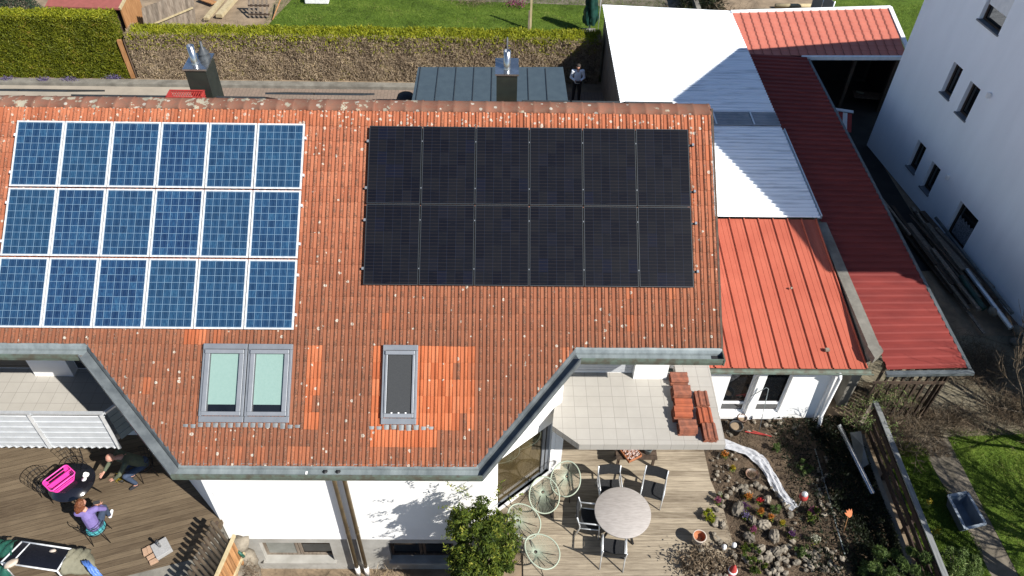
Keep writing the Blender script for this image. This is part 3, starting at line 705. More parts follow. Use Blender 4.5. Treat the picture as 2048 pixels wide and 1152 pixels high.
# chimneys
MT['cowl'] = PM('dark_grey_cowl', (.07, .08, .09), (.05, .055, .065), 5, .5)
def chimney(u0, u1, v, kind):
    A = aty(u0, v, .5); B = aty(u1, v, .5); z = A.z; x0, x1 = A.x, B.x; y1 = 1.14
    m = MB(); m.box((x0, .5, 6.7), (x1, y1, z-.03)); c = m.build('chimney', MT['chim'], house)
    m = MB(); m.box((x0-.03, .47, z-.03), (x1+.03, y1+.03, z+.012)); m.build('chimney_cover', MT['steel'], c)
    m = MB(); cx, cy = (x0+x1)/2, .78
    if kind: cx -= .05
    prof = [(.088, 0), (.075, .04), (.075, .42), (.070, .42), (.068, .1), (0, .1)] 
    m.lathe(prof, (cx, cy-.05, z+.01), 20); m.build('flue_pipe', MT['steel'], c)
    m = MB()
    if kind:
        m.lathe([(.13, 0), (.13, .04), (.10, .07), (.12, .1), (.12, .13), (.07, .18), (.07, .22), (.03, .24), (.03, .38), (0, .38)], (cx+.14, cy+.20, z+.01), 16)
    else:
        m.lathe([(.02, 0), (.02, .62), (0, .62)], (cx, cy+.15, z+.01), 8)
    m.build('vent_cowl' if kind else 'vent_rod', MT['cowl'], c)
chimney(368, 410, 138, 1); chimney(993, 1035, 148, 0)
# ================================================================== SOLAR PANELS
def panel(xa, ta, w, h, kind, label, group, M0=RM, lift=.075):
    M = M0 @ Matrix.Translation((xa, -ta, lift))
    o = bpy.data.objects.new('solar_panel', None); COL.objects.link(o); o.matrix_world = M
    o.empty_display_size = .1; WM[o.name] = M.copy(); tag(o, label, 'solar panel', group)
    fw = .032 if kind == 'poly' else .016; m = MB()
    for (a, b, c, d) in ((0, w, 0, fw), (0, w, h-fw, h), (0, fw, fw, h-fw), (w-fw, w, fw, h-fw)):
        m.box((a, -d, -.035), (b, -c, .006))
    m.build('frame', MT['alup'] if kind == 'poly' else MT['blackf'], o, local=True)
    me = bpy.data.meshes.new('glass'); me.from_pydata([(fw, -h+fw, 0), (w-fw, -h+fw, 0), (w-fw, -fw, 0), (fw, -fw, 0), (fw, -h+fw, -.03), (w-fw, -h+fw, -.03), (w-fw, -fw, -.03), (fw, -fw, -.03)], [], [(0, 1, 2, 3), (7, 6, 5, 4)])
    uv = me.uv_layers.new(name='UVMap'); e = .008 if kind == 'poly' else 0
    for i, c in enumerate(((-e, -e), (1+e, -e), (1+e, 1+e), (-e, 1+e))): uv.data[i].uv = c
    me.materials.append(MT[kind]); g = bpy.data.objects.new('glass', me); COL.objects.link(g); g.parent = o
    return o
MT['alup'] = PM('bright_aluminium_frame', (.66, .68, .70), (.58, .60, .62), 10, .45, .1)
MT['blackf'] = PM('black_frame', (.034, .040, .046), (.045, .052, .058), 10, .4, .2)
OR = ['first', 'second', 'third', 'fourth', 'fifth', 'sixth']
for r in range(3):
    for c in range(6):
        w, h = .988, 1.440
        panel(-14.69+c*1.010, .594+r*1.476, w, h, 'poly', f"blue solar panel with white frame in the {['top', 'middle', 'bottom'][r]} row, {OR[c]} from the left" if c < 5 else f"blue solar panel with white frame at the right end of the {['top', 'middle', 'bottom'][r]} row", 'blue solar panels on the left roof', lift=.10)
for r in range(2):
    for c in range(6):
        panel(-7.28+c*1.132, .622+r*1.722, 1.114, 1.706, 'black', f"all-black solar panel in the {['upper', 'lower'][r]} row, " + (f"{OR[c]} from the left" if c else 'leftmost, with protruding clamps beside it'), 'black solar panels on the right roof', lift=.105)
for (label, x0, x1, ts, mt) in (('aluminium mounting rails under the blue solar panels', -14.72, -8.62, [.594+r*1.476+d for r in range(3) for d in (.3, 1.12)], 'alup'), ('dark mounting rails under the black solar panels', -7.33, -.40, [.622+r*1.722+d for r in range(2) for d in (.32, 1.35)], 'blackf')):
    t = thing('mounting_rails', label, 'mounting rails', tuple(rp((x0+x1)/2, 2)))
    for tt in ts:
        m = MB(); rbox(m, x0, x1, tt, tt+.04, .0, .06 if mt == 'alup' else .065); m.build('rail', MT[mt], t)
    cm = MT['alup'] if mt == 'alup' else MT['grey']
    for tt in ts:
        for x in (x0+.0, x1-.03): m = MB(); rbox(m, x, x+.045, tt-.01, tt+.045, .05, .115 if mt == 'alup' else .11); m.build('clamp', cm, t)
        if mt == 'blackf':
            for c in range(1, 6): x = -7.28+c*1.132-.009; m = MB(); rbox(m, x-.008, x+.008, tt, tt+.025, .06, .115); m.build('clamp', cm, t)
RB = Matrix(((1, 0, 0, 0), (0, cA, sA, 0), (0, -sA, cA, RZ), (0, 0, 0, 1)))   # back slope: local (x, y, h)
k = 0
for (xa, lift, tilt) in ((-16.1, .15, 3), (-15.02, .15, 3), (-13.9, .06, 0), (-12.8, .06, 0), (-10.75, .06, 0), (-9.67, .15, 3), (-8.59, .15, 3), (-7.4, .0, 0), (-4.03, .055, 0), (-2.93, .055, 0), (-1.75, .055, 0)):
    k += 1; desc = ['first', 'second', 'third', 'fourth', 'fifth', 'sixth', 'seventh', 'eighth', 'ninth', 'tenth', 'last'][k-1]
    M = RB @ Matrix.Translation((xa, .42, lift)) @ Matrix.Rotation(radians(tilt), 4, 'X') @ Matrix.Translation((0, 1.7, 0))
    panel(0, 0, 1.05, 1.7, 'black', f'black solar panel behind the roof ridge, {desc} from the left', 'black solar panels behind the ridge', M, 0)
# ================================================================== OUTBUILDINGS (right)
def slope_sheet(mb, corners, n, prof, along, sub=1):
    """ribbed sheet over the quad corners (A,B,C,D; A->B and D->C edges); ribs run A->D if along=='AD'"""
    A, B, C, D = [Vector(c) for c in corners]; up = (B-A).cross(D-A).normalized()
    if up.z < 0: up = -up
    if along == 'AB': A, B, C, D = A, D, C, B      # now ribs run from first edge pair
    # ribs repeat along A->B, each profile line runs A->D / B->C
    vs = []; k = 0
    for i in range(n):
        for (f, h) in prof:
            s_ = (i+f)/n; vs += [A.lerp(B, s_)+up*h, D.lerp(C, s_)+up*h]; k += 1
    vs += [B+up*prof[0][1], C+up*prof[0][1]]; k += 1
    mb.add(vs, [(2*i, 2*i+2, 2*i+3, 2*i+1) for i in range(k-1)])
SIN = [(q/8, .028*sin(2*pi*q/8)+.028) for q in range(8)]
TRAP = [(0, 0), (.34, 0), (.46, .038), (.84, .038), (.96, 0)]
STAND = [(0, .0), (.33, 0), (.335, .006), (.345, .006), (.35, 0), (.66, 0), (.665, .006), (.675, .006), (.68, 0), (.90, .0), (.915, .045), (.975, .045), (.99, .0)]
ob = thing('outbuilding', 'low white outbuilding with a bright red ribbed metal roof and two dark glazed panels', 'outbuilding', (2.4, 0, 0))
m = MB(); slope_sheet(m, [(.02, -2.52, 2.22), (4.62, -2.52, 2.22), (4.62, 2.62, 2.68), (.02, 2.62, 2.68)], 11, STAND, 'AD')
o_roof = m.build('roof', MT['redmet'], ob)
m = MB(); m.add([(.02, -2.50, 2.19), (4.62, -2.50, 2.19), (4.62, 2.6, 2.64), (.02, 2.6, 2.64), (.02, -2.50, 2.13), (4.62, -2.50, 2.13), (4.62, 2.6, 2.5), (.02, 2.6, 2.5)], [(0, 1, 2, 3), (7, 6, 5, 4), (0, 4, 5, 1), (1, 5, 6, 2), (2, 6, 7, 3), (3, 7, 4, 0)]); m.build('roof_boards', MT['wood'], ob)
m = MB(); vs = []
for x in (-.32, 4.72):
    for j in range(9): a = pi+pi*j/8; vs.append((x, -2.60+.075*cos(a), 2.20+.075*sin(a)))
m.add(vs, [(j, j+1, j+10, j+9) for j in range(8)], .5, True); m.box((-.32, -2.70, 2.195), (4.72, -2.672, 2.215)); m.tube([(-.32, -2.675, 2.205), (4.72, -2.675, 2.205)], .014, 6)
m.build('gutter', MT['copper'], ob)
WX0 = .2; m = MB(); holes(m, (WX0, -2.40, 0), (1, 0, 0), (0, 0, 1), [(1.13, 1.80, .20, 2.05), (2.06, 2.72, .20, 2.05)], 3.85, 0, 2.12, .12, (0, -1, 0))
m.box((WX0+1.83, -2.47, .0), (WX0+2.03, -2.405, 2.1)); m.box((WX0+3.65, -2.28, 0), (4.1, 2.4, 2.12)); m.box((.2, -2.28, 0), (.3, 2.4, 2.12)); 
o_wall = m.build('wall', MT['render'], ob)
for (a, b) in ((1.13, 1.80), (2.06, 2.72)):
    m = MB(); x0, x1 = WX0+a, WX0+b
    for bx in (((x0, -2.33, .20), (x0+.05, -2.28, 2.05)), ((x1-.05, -2.33, .2), (x1, -2.28, 2.05)), ((x0+.05, -2.33, 2.0), (x1-.05, -2.28, 2.05)), ((x0+.05, -2.34, .52), (x1-.05, -2.27, .60)), ((x0+.05, -2.33, .2), (x1-.05, -2.28, .25))): m.box(*bx)
    f = m.build('window', MT['white'], ob); m = MB(); m.box((x0+.04, -2.31, .24), (x1-.04, -2.30, 2.02)); m.build('pane', MT['glass'], f)
    m = MB(); m.box((x0-.02, -2.52, .10), (x1+.1, -2.405, .20)); m.build('sill', MT['white'], f)
m = MB(); m.tube([(3.9, -2.66, 2.16), (3.98, -2.60, 1.95), (4.0, -2.56, .35), (3.98, -2.7, .06)], .052, 12); m.build('downpipe', MT['wht'], ob)
m = MB(); m.box((3.90, -2.5, 0), (4.02, -2.38, 2.1)); m.build('corner_post', MT['white'], ob)
for nm, (u, v), z, s in (('stone', (1582, 577), 2.5, .05), ('brick', (1654, 701), 2.31, .06)):
    c = at(u, v, z); m = MB()
    if nm == 'stone': m.blob((c.x, c.y, c.z+.02), s, (1, .8, .6))
    else: m.box((c.x-.05, c.y-.04, c.z-.0), (c.x+.05, c.y+.04, c.z+.06))
    tag(m.build(nm, MT['rock']), 'small pale stone lying on the bright red metal roof' if nm == 'stone' else 'small pale block lying near the lower edge of the bright red roof', nm)
# white corrugated shed
sh = thing('shed', 'long open shed under a glaring white corrugated roof with a translucent band', 'shed', (2.1, 9, 0))
CW = lambda x, y: (x, y, 2.72)
n1 = int((15.75-8.35)/.178)
YB0, YB1 = 7.28, 8.12
def wx(y): return 4.66+(4.72-4.66)*(15.4-y)/12.8
m = MB(); slope_sheet(m, [(-.46, YB1-.03, 2.72), (wx(YB1), YB1-.03, 2.72), (wx(15.5), 15.42, 2.72), (-.46, 15.8, 2.72)], 45, SIN, 'AB'); w1 = m.build('roof', MT['whcorr'], sh)
m = MB(); slope_sheet(m, [(-.46, 2.66, 2.70), (4.72, 2.66, 2.70), (4.70, YB0+.02, 2.70), (-.46, YB0+.02, 2.70)], 26, SIN, 'AB'); m.build('roof', MT['whcorr'], sh)
m = MB(); slope_sheet(m, [(-.46, YB0, 2.735), (4.70, YB0, 2.735), (4.70, YB1, 2.735), (-.46, YB1, 2.735)], 5, SIN, 'AB'); m.build('translucent_roof_band', MT['transl'], sh)
m = MB()
for x in (1.2, 2.55, 3.8): m.box((x, YB0+.02, 2.792), (x+.05, YB1-.02, 2.798))
m.build('roof_strap', MT['alu'], sh)
m = MB()
for k in range(60): y = 9+k*.11; m.box((-.36, y, .0), (-.33, y+.085, 2.6))
m.build('slatted_side', MT['woodg'], sh)
m = MB()
for y in (9.2, 11.4, 13.5, 15.4):
    m = MB(); m.box((-.30, y, 0), (-.18, y+.12, 2.62)); m.build('post', MT['woodg'], sh)
m = MB()
m.box((-.3, 3, 2.56), (-.18, 15.5, 2.68)); m.box((4.5, 3, 2.5), (4.62, 15.3, 2.66)); m.box((-.3, 15.1, 0), (4.5, 15.2, 2.6)); m.build('frame', MT['woodg'], sh)
m = MB(); m.box((4.70, 2.75, 2.60), (4.80, 7.2, 2.66)); m.box((4.79, 2.75, 2.60), (4.82, 7.2, 2.72)); m.build('gutter', MT['alu'], sh)
# parapet wall
pw = thing('parapet_wall', 'weathered concrete wall with a sloping capped top between the two red roofs', 'wall', (4.8, 0, 0))
m = MB(); m.box((4.68, -2.0, 0), (4.93, 2.6, 2.52)); m.box((4.68, 2.6, 0), (4.88, 12.0, 2.45)); m.build('wall', MT['conc'], pw)
m = MB(); m.box((4.66, -2.05, 2.52), (4.95, 2.65, 2.56)); m.prism([(4.64, -2.05), (4.97, -2.05), (4.99, -2.22), (4.70, -2.45)], 2.35, 2.56); m.box((4.66, -2.30, 1.9), (4.72, -2.05, 2.35)); m.build('coping', MT['conc'], pw)
# dark red corrugated carport
cp = thing('carport', 'long narrow carport under a dark red corrugated roof, mostly in shade', 'carport', (6, 4, 0))
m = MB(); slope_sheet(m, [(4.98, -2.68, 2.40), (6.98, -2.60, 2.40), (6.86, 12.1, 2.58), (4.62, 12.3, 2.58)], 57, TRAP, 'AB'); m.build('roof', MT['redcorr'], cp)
m = MB(); m.beam((7.05, -2.62, 2.36), (6.93, 12.0, 2.54), .09, .07); m.build('side_gutter', MT['zincdark'], cp)
m = MB(); m.beam((4.95, -2.76, 2.33), (7.12, -2.70, 2.33), .12, .09); m.build('front_gutter', MT['zincdark'], cp)
m = MB()
for y in (-2.4, .5, 3.4, 6.3, 9.2, 11.6): m = MB(); m.box((6.75, y, 0), (6.87, y+.12, 2.4)); m.build('post', MT['wood'], cp)
for k in range(9): m = MB(); m.box((5.1+k*.21, -2.4, .1), (5.15+k*.21, -2.34, 2.2)); m.build('front_slat', MT['wood'], cp)
m = MB()
m.box((5.0, -2.42, 1.5), (6.85, -2.40, 1.6)); m.box((5, -2.5, 2.2), (6.9, -2.38, 2.34))
m.build('frame', MT['wood'], cp)
m = MB()
for (u, v) in ((1722, 373), (1640, 200), (1690, 430), (1750, 400), (1660, 300)):
    pass
# carport behind with coral tile-pattern roof
ct = thing('carport', 'wide carport under a coral red tile-pattern metal roof with white trim', 'carport', (7.8, 13.9, 0))
A, B, C_, D = Vector((4.62, 12.25, 2.52)), Vector((10.75, 12.35, 2.52)), Vector((11.15, 15.85, 2.72)), Vector((4.66, 15.25, 2.72))
m = MB(); cols, rows = 18, 10
for r in range(rows):
    for c in range(cols):
        vs = []; s0, s1 = c/cols, (c+1)/cols; t0, t1 = r/rows, (r+1)/rows
        for q in range(9):
            s_ = s0+(s1-s0)*q/8; h = .004*sin(2*pi*(q/8)*1.0)+.03
            for t_, dz in ((t0, .006), (t0, -.01), (t1+.0, .0)):
                p = A.lerp(B, s_).lerp(D.lerp(C_, s_), t_); 
                sh_ = (A-D).normalized()*0.0
                vs.append(p+sh_+Vector((0, 0, h*(1)+dz)))
        fs = []
        for q in range(8): fs += [(3*q, 3*q+3, 3*q+5, 3*q+2), (3*q+1, 3*q+4, 3*q+3, 3*q)]
        m.add(vs, fs, .5, False)
m.build('roof', MT['redtile'], ct)
m = MB()
for c in range(1, cols):
    for q in range(rows*2):
        s_ = c/cols; t0, t1 = q/(rows*2), (q+1)/(rows*2); w_ = .013*(1 if q % 2 else -1)
        a = A.lerp(B, s_).lerp(D.lerp(C_, s_), t0)+Vector((-w_, 0, .058)); b = A.lerp(B, s_).lerp(D.lerp(C_, s_), t1)+Vector((w_, 0, .058))
        m.beam(a, b, .018, .008)
m.build('panel_seams', PM('dark_seam', (.24, .06, .045), (.19, .045, .035), 8, .7), ct)
m = MB()
m.beam(D+Vector((-.02, .05, .04)), C_+Vector((.12, .05, .04)), .16, .08); m.beam(C_+Vector((.08, .05, .04)), B+Vector((.12, -.1, .04)), .16, .08)
m.beam(A+Vector((2.1, -.08, .0)), B+Vector((.1, -.08, .0)), .10, .14); m.build('white_trim', MT['wht'], ct)
m = MB()
for (x, y) in ((7.2, 12.5), (8.9, 12.5), (10.5, 12.5), (10.7, 15.4), (7.5, 15.1)): m = MB(); m.box((x, y, 0), (x+.12, y+.12, 2.5)); m.build('post', MT['wood'], ct)
m = MB(); m.box((4.7, 14.95, 0), (11.0, 15.0, 2.5)); m.box((10.8, 12.6, 0), (10.86, 14.9, 2.4)); m.build('board_wall', PM('board_wall_shade_colour', (.03, .022, .018), (.018, .014, .012), 5, .9), ct)  # boards added near black, the canopy's shade is in their colour
# things in the dark yard
t = thing('barrier_board', 'red and white striped barrier board standing in the dark yard', 'barrier', (8.4, 10.9, 0))
a = at(1668, 222, .8); b = at(1704, 228, .8); ln = (b-a); ln.z = 0
for nm, ks in (('white_stripe', (0, 2)), ('red_stripe', (1, 3))):
    for k in ks:
        m = MB(); p0 = a+ln*(k/4); p1 = a+ln*((k+1)/4); dn = Vector((.02, -.42, -.55))
        m.add([p0, p1, p1+dn-ln*.0, p0+dn-ln*.0, p0+Vector((0, .02, 0)), p1+Vector((0, .02, 0)), p1+dn+Vector((0, .02, 0)), p0+dn+Vector((0, .02, 0))], [(0, 1, 2, 3), (4, 5, 6, 7), (0, 3, 7, 4), (1, 2, 6, 5)]); m.build(nm, MT['white' if ks[0] == 0 else 'redpl'], t)
m = MB(); m.beam(a+Vector((-.05, .05, .06)), b+Vector((.05, .05, .06)), .16, .03); m.build('top_board', MT['wht'], t)
def clutter(nm, label, cat, u, v, z, sz, rz, mat):
    c = at(u, v, z); t = MB(); M = Matrix.Translation((c.x, c.y, z-sz[2]/2)) @ Matrix.Rotation(rz, 4, 'Z')
    t.box((-sz[0]/2, -sz[1]/2, -sz[2]/2), (sz[0]/2, sz[1]/2, sz[2]/2), M=M)
    return tag(t.build(nm, mat, bevel=.01), label, cat)
clutter('wooden_board', 'brown board lying flat in the dark yard beside the white house', 'board', 1740, 190, .5, (1.3, .5, .05), -.15, MT['wood'])
clutter('pale_cloth', 'pale rag lying on the brown board in the dark yard', 'cloth', 1720, 184, .56, (.3, .12, .03), -.5, MT['khaki'])
# ================================================================== NEIGHBOUR HOUSE
nh = thing('house', 'tall plain white apartment house at the right edge, its wall in shade', 'house', (11, 5, 0))
NO = Vector((9.39, 10.22, 0)); NE = Vector((.165, -.986, 0)).normalized(); NN = Vector((-.986, -.165, 0)).normalized()
NWIN = [(2.62, 3.62, 6.38, 7.6), (2.43, 2.93, 3.78, 4.86), (3.42, 3.95, 3.65, 4.76), (2.41, 2.92, .82, 1.90), (3.42, 3.93, .68, 1.74), (5.28, 6.28, .12, 1.52)]
m = MB(); holes(m, NO, NE, (0, 0, 1), [w for w in NWIN if w[3] < 5.8], 13.6, 0, 5.8, .2, NN)
holes(m, NO, NE, (0, 0, 1), [NWIN[0]], 13.6, 5.8, 8.4, .2, NN, x0=1.6)
Q = lambda u, z, d=0: NO+NE*u+Vector((0, 0, z))-NN*d
m.add([Q(0, 5.8), Q(1.6, 5.8), Q(1.6, 8.4)], [(0, 1, 2)]); m.add([Q(1.6, 8.4), Q(13.6, 8.4), Q(15.1, 10.6), Q(8.3, 13.0)], [(0, 1, 2, 3)])
outl = [(0, 0), (13.6, 0), (13.6, 8.4), (15.1, 10.6), (8.3, 13.0), (1.6, 8.4), (0, 5.8)]
back = [Q(u, z, 9) for u, z in outl]; front = [Q(u, z, .001) for u, z in outl]
nb = len(outl); m.add(front+back, [tuple(range(nb, 2*nb))]+[(i, (i+1) % nb, (i+1) % nb+nb, i+nb) for i in range(nb)])
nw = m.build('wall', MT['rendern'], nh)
m = MB()
for (a, b) in (((15.1, 10.6), (8.3, 13.0)), ((8.3, 13.0), (1.6, 8.4)), ((1.6, 8.4), (-.05, 5.75))):
    vs = [Q(a[0], a[1]+.02, -.1), Q(b[0], b[1]+.02, -.1), Q(b[0], b[1]+.02, 9), Q(a[0], a[1]+.02, 9), Q(a[0], a[1]+.14, -.1), Q(b[0], b[1]+.14, -.1), Q(b[0], b[1]+.14, 9), Q(a[0], a[1]+.14, 9)]
    m.add(vs, [(0, 1, 2, 3), (7, 6, 5, 4), (0, 4, 5, 1), (1, 5, 6, 2), (2, 6, 7, 3), (3, 7, 4, 0)])
m.build('roof', MT['tile'], nh)
MT['wframe'] = PM('dark_brown_frame', (.045, .03, .025), (.06, .04, .03), 8, .6)
for (a, b, c, d) in NWIN:
    def qb(mb, u0, u1, z0, z1, d0, d1):
        vs = [Q(u, z, q) for u in (u0, u1) for z in (z0, z1) for q in (d0, d1)]
        mb.add(vs, [(0, 1, 3, 2), (4, 6, 7, 5), (0, 4, 5, 1), (2, 3, 7, 6), (0, 2, 6, 4), (1, 5, 7, 3)])
    m = MB(); qb(m, a, a+.06, c, d, .14, .2); qb(m, b-.06, b, c, d, .14, .2); qb(m, a+.06, b-.06, d-.06, d, .14, .2); qb(m, a+.06, b-.06, c, c+.06, .14, .2)
    f = m.build('window', MT['wframe'], nh); m = MB(); qb(m, a+.05, b-.05, c+.05, d-.05, .175, .185); m.build('pane', MT['glass'], f)
    m = MB(); qb(m, a-.03, b+.03, c-.04, c+.005, -.05, .19); m.build('sill', MT['grey'], f)
    if a > 5:
        m = MB(); vs = []
        for i in range(25):
            u = a+.1+(b-a-.2)*i/24; vs += [Q(u, c+.15, .165+.008*(i % 2)), Q(u, c+.85+.04*sin(i*1.3), .165+.008*(i % 2))]
        m.add(vs, [(2*i, 2*i+2, 2*i+3, 2*i+1) for i in range(24)]); m.build('lace_curtain', PM('lace', (.30, .32, .36), (.14, .15, .17), 25, .9, lo=.45, hi=.55), f)
    if c > 6: m = MB(); qb(m, a+.05, b-.05, c+.5, d, .08, .12); m.build('roller_shutter', MT['wht'], f)
for (u, z) in ((4.4, 1.80), (4.4, 4.84)):
    m = MB(); c = Q(u, z, -.06); m.box((-.05, -.05, -.07), (.05, .05, .07), M=Matrix.Translation(c)); m.blob(c+Vector((0, 0, .07)), .065, (1, 1, .5), 0); m.build('wall_lamp', MT['white'], nh)
# junk pile at the foot of the neighbour house
def wq(u, out, z): return NO+NE*u+NN*out+Vector((0, 0, z))
R2 = random.Random(11)
names = ['dark', 'grey', 'weathered', 'split', 'long', 'short', 'mossy', 'bent', 'thick', 'thin', 'warped', 'stained']
for i in range(26):
    u0 = 3.2+R2.random()*3.2; L = 2.0+R2.random()*2.3; o0 = .12+R2.random()*1.25; o1 = o0+R2.uniform(-.2, .2); z0 = .06+.42*R2.random()*(1-abs(o0-.7)); w_ = R2.uniform(.07, .2)
    u1 = min(u0+L, 9.6)
    m = MB(); m.beam(wq(u0, o0, z0), wq(u1, max(o1, .1), z0+R2.uniform(-.05, .15)), w_, R2.uniform(.03, .08), R2.random())
    tag(m.build('timber_plank', MT['woodg'] if i % 3 else MT['wood']), (f"{'brown' if i % 3 == 0 else 'grey'} {'thick' if w_ > .14 else 'thin'} timber plank in the {'part of the pile nearest the apartment wall' if o0 < .5 else ('middle of the pile' if o0 < .95 else 'outer part of the pile beside the dark red carport')}"), 'plank', 'timber planks piled beside the apartment house')
for i, (u0, u1, o, z, r, mt, lab) in enumerate(((5.0, 9.3, .33, .62, .05, 'zincdark', 'long grey pipe on the timber pile nearest the wall'), (7.3, 9.7, .55, .45, .07, 'alu', 'short silver pipe at the lower end of the timber pile'), (7.6, 8.9, .95, .5, .09, 'greend', 'dark green tube lying on the timber pile'))):
    m = MB(); m.tube([wq(u0, o, z), wq(u1, o+.05, z-.05)], r, 10); m.tube([wq(u1, o+.05, z-.05), wq(u1+.02, o+.05, z-.05)], r*1.15, 10); tag(m.build('pipe', MT[mt]), lab, 'pipe')
for i, (u, o, z, s) in enumerate(((9.0, .7, .35, .17), (9.75, .35, .3, .2), (10.1, .6, .2, .17))):
    m = MB(); m.blob(wq(u, o, z), s, (1, .8, .9), .2); tag(m.build('stone_block', MT['rock']), ['pale stone block resting on the planks beside the silver pipe', 'largest pale stone block at the lower end of the timber pile', 'small pale stone block below the timber pile'][i], 'stone')
c = wq(10.6, .25, 0); m = MB(); m.prism([(0, 0), (1.6, -.2), (1.8, -1.6), (.1, -1.3)], .9, 1.0, M=Matrix.Translation(c)); tag(m.build('white_sheet', MT['wht']), 'white sheet roof over a lean-to beside the apartment house at the right edge', 'sheet')
m = MB(); 
for k in range(14): m.box((10.9, -1.9-k*.12, .45+.0*k), (12.4, -1.81-k*.12, .50), random.random())
tag(m.build('stacked_laths', MT['woodp']), 'stack of reddish laths at the right edge below the white sheet', 'laths')
# ================================================================== dark metal roof shed + street things
ds = thing('shed', 'flat shed with a blue-grey standing seam metal roof behind the ridge', 'shed', (-4.9, 10.3, 0))
a = at(836, 134, 2.3); b = at(1126, 134, 2.3); c = Vector((-2.13, 8.2, 2.3)); d = Vector((-7.63, 8.2, 2.3))
m = MB(); m.prism([(d.x, d.y), (c.x, c.y), (b.x, b.y), (a.x, a.y)], 2.18, 2.3); r_ = m.build('roof', MT['slate'], ds)
m = MB()
for k in range(0, 9):
    x = -7.47+k*.655
    if x < b.x-.05: m.box((x-.012, 8.2, 2.3), (x+.012, a.y-.01, 2.328))
m.build('standing_seams', MT['blackf'], ds)
m = MB(); m.box((-7.4, 8.6, 0), (-2.3, 11.4, 2.17)); m.build('wall', MT['woodg'], ds)
# parked dark object edge (kettle barbecue with orange knob) left of the shed
t = thing('covered_barbecue', 'dark rounded barbecue hood beside the blue-grey metal roof', 'barbecue', (-8.3, 9.2, 0))
c = at(812, 200, 1.0); m = MB(); m.lathe([(.35, -.1), (.38, .1), (.30, .3), (.12, .38), (0, .39)], (c.x, c.y, .9), 20); m.build('hood', MT['dark'], t)
m = MB(); m.tube([(c.x, c.y, 0), (c.x, c.y, .85)], .04); m.build('leg', MT['dark'], t); m = MB(); m.blob((c.x-.15, c.y-.3, 1.0), .05); m.build('knob', MT['orange'], t)
# hedges -----------------------------------------------------------
def hedge(name, label, x0, x1, y0, y1, z1, nf, nt, fmat, tmat, fl, tl, dark=.25, core=(.05, .045, .02), bulge=.06):
    t = thing(name, label, 'hedge', ((x0+x1)/2, (y0+y1)/2, 0))
    m = MB(); m.box((x0+.08, y0+.08, 0), (x1-.08, y1-.08, z1-.1)); m.build('twigs_inside', PM('hedge_core_'+fmat, core, tuple(q*.6 for q in core), 5, 1), t)
    def waves(a, b): return .5*np.sin(a*3.1+1)+.3*np.sin(a*7.7+b*5)+.3*np.sin(b*6+a*2)
    n = nf; x = rng.uniform(x0, x1, n); z = rng.uniform(0, z1, n); y = y0+rng.uniform(-.02, .12, n)-bulge*waves(x, z)
    P = np.stack([x, y, z], 1); A_, B_ = rnd_axes(n, *fl, up=.3)
    ti = np.clip(.5+.18*waves(x*1.3, z*2)+rng.normal(0, .2, n), 0, 1)
    quads('front_foliage', P, A_, B_, ti, MT[fmat], t)
    ns = int(nf*.15); 
    y = rng.uniform(y0, y1, ns); z = rng.uniform(0, z1, ns)
    for xx, s_ in ((x0, -1), (x1, 1)):
        P = np.stack([xx+s_*rng.uniform(-.1, .04, ns), y, z], 1); A_, B_ = rnd_axes(ns, *fl); quads('side_foliage', P, A_, B_, np.clip(rng.normal(.5, .22, ns), 0, 1), MT[fmat], t)
    n = nt; x = rng.uniform(x0, x1, n); y = rng.uniform(y0-.03, y1, n); z = z1+rng.uniform(-.16, .05, n)+.04*waves(x, y)
    P = np.stack([x, y, z], 1); A_, B_ = rnd_axes(n, *tl, up=.8)
    quads('top_foliage', P, A_, B_, np.clip(.5+.2*waves(x*2, y*3)+rng.normal(0, .22, n), 0, 1), MT[tmat], t)
    return t
hedge('hedge', 'tall neatly clipped green thuja hedge in the upper left corner', -26, -19.75, 14.35, 15.0, 2.66, 42000, 8000, 'hedgeg', 'hedgey', (.16, .03), (.14, .03), core=(.05, .06, .01), bulge=.03)
hedge('hedge', 'lower hedge with a dry brown twiggy front and yellow-green top', -19.35, -.55, 14.40, 15.25, 1.93, 110000, 30000, 'hedgeb', 'hedgey', (.20, .017), (.17, .032), core=(.09, .065, .042), bulge=.04)
n = 3500; x = rng.uniform(-19.4, -.6, n); P = np.stack([x, rng.normal(14.42, .08, n), rng.uniform(1.3, 1.95, n)], 1); A_, B_ = rnd_axes(n, .14, .025, .5)
q_ = quads('sprouting_shoots', P, A_, B_, rng.uniform(.2, 1, n), MT['hedgey'], [o for o in COL.objects if o.name == 'hedge.001'][0])
t = thing('wooden_post', 'leaning reddish brown wooden post between the two hedges', 'post', (-19.6, 14.3, 0)); a = aty(238, 80, 14.3); b = at(267, 155, 0)
m = MB(); m.beam(b, a, .16, .12, .3); m.build('post', MT['woodo'], t); m = MB(); m.beam(b+Vector((.1, .08, 0)), a+Vector((.14, .08, -.05)), .05, .2, .8); m.build('batten', MT['wood'], t)
for i, (u, v) in enumerate(((12, 158), (88, 160), (140, 160), (228, 155))):
    c = at(u, v, .1); n = 260; P = np.array(c)+rng.normal(0, 1, (n, 3))*np.array((.17, .07, .06)); A_, B_ = rnd_axes(n, .12, .02, 1.2)
    o = quads('lavender', P, A_, B_, rng.uniform(0, 1, n), PET['lilac']); tag(o, f"small lilac cushion plant at the foot of the green hedge, {['at the left edge', 'the biggest clump', 'right of the biggest clump', 'nearest the brown post'][i]}", 'plant', 'lilac plants along the kerb')
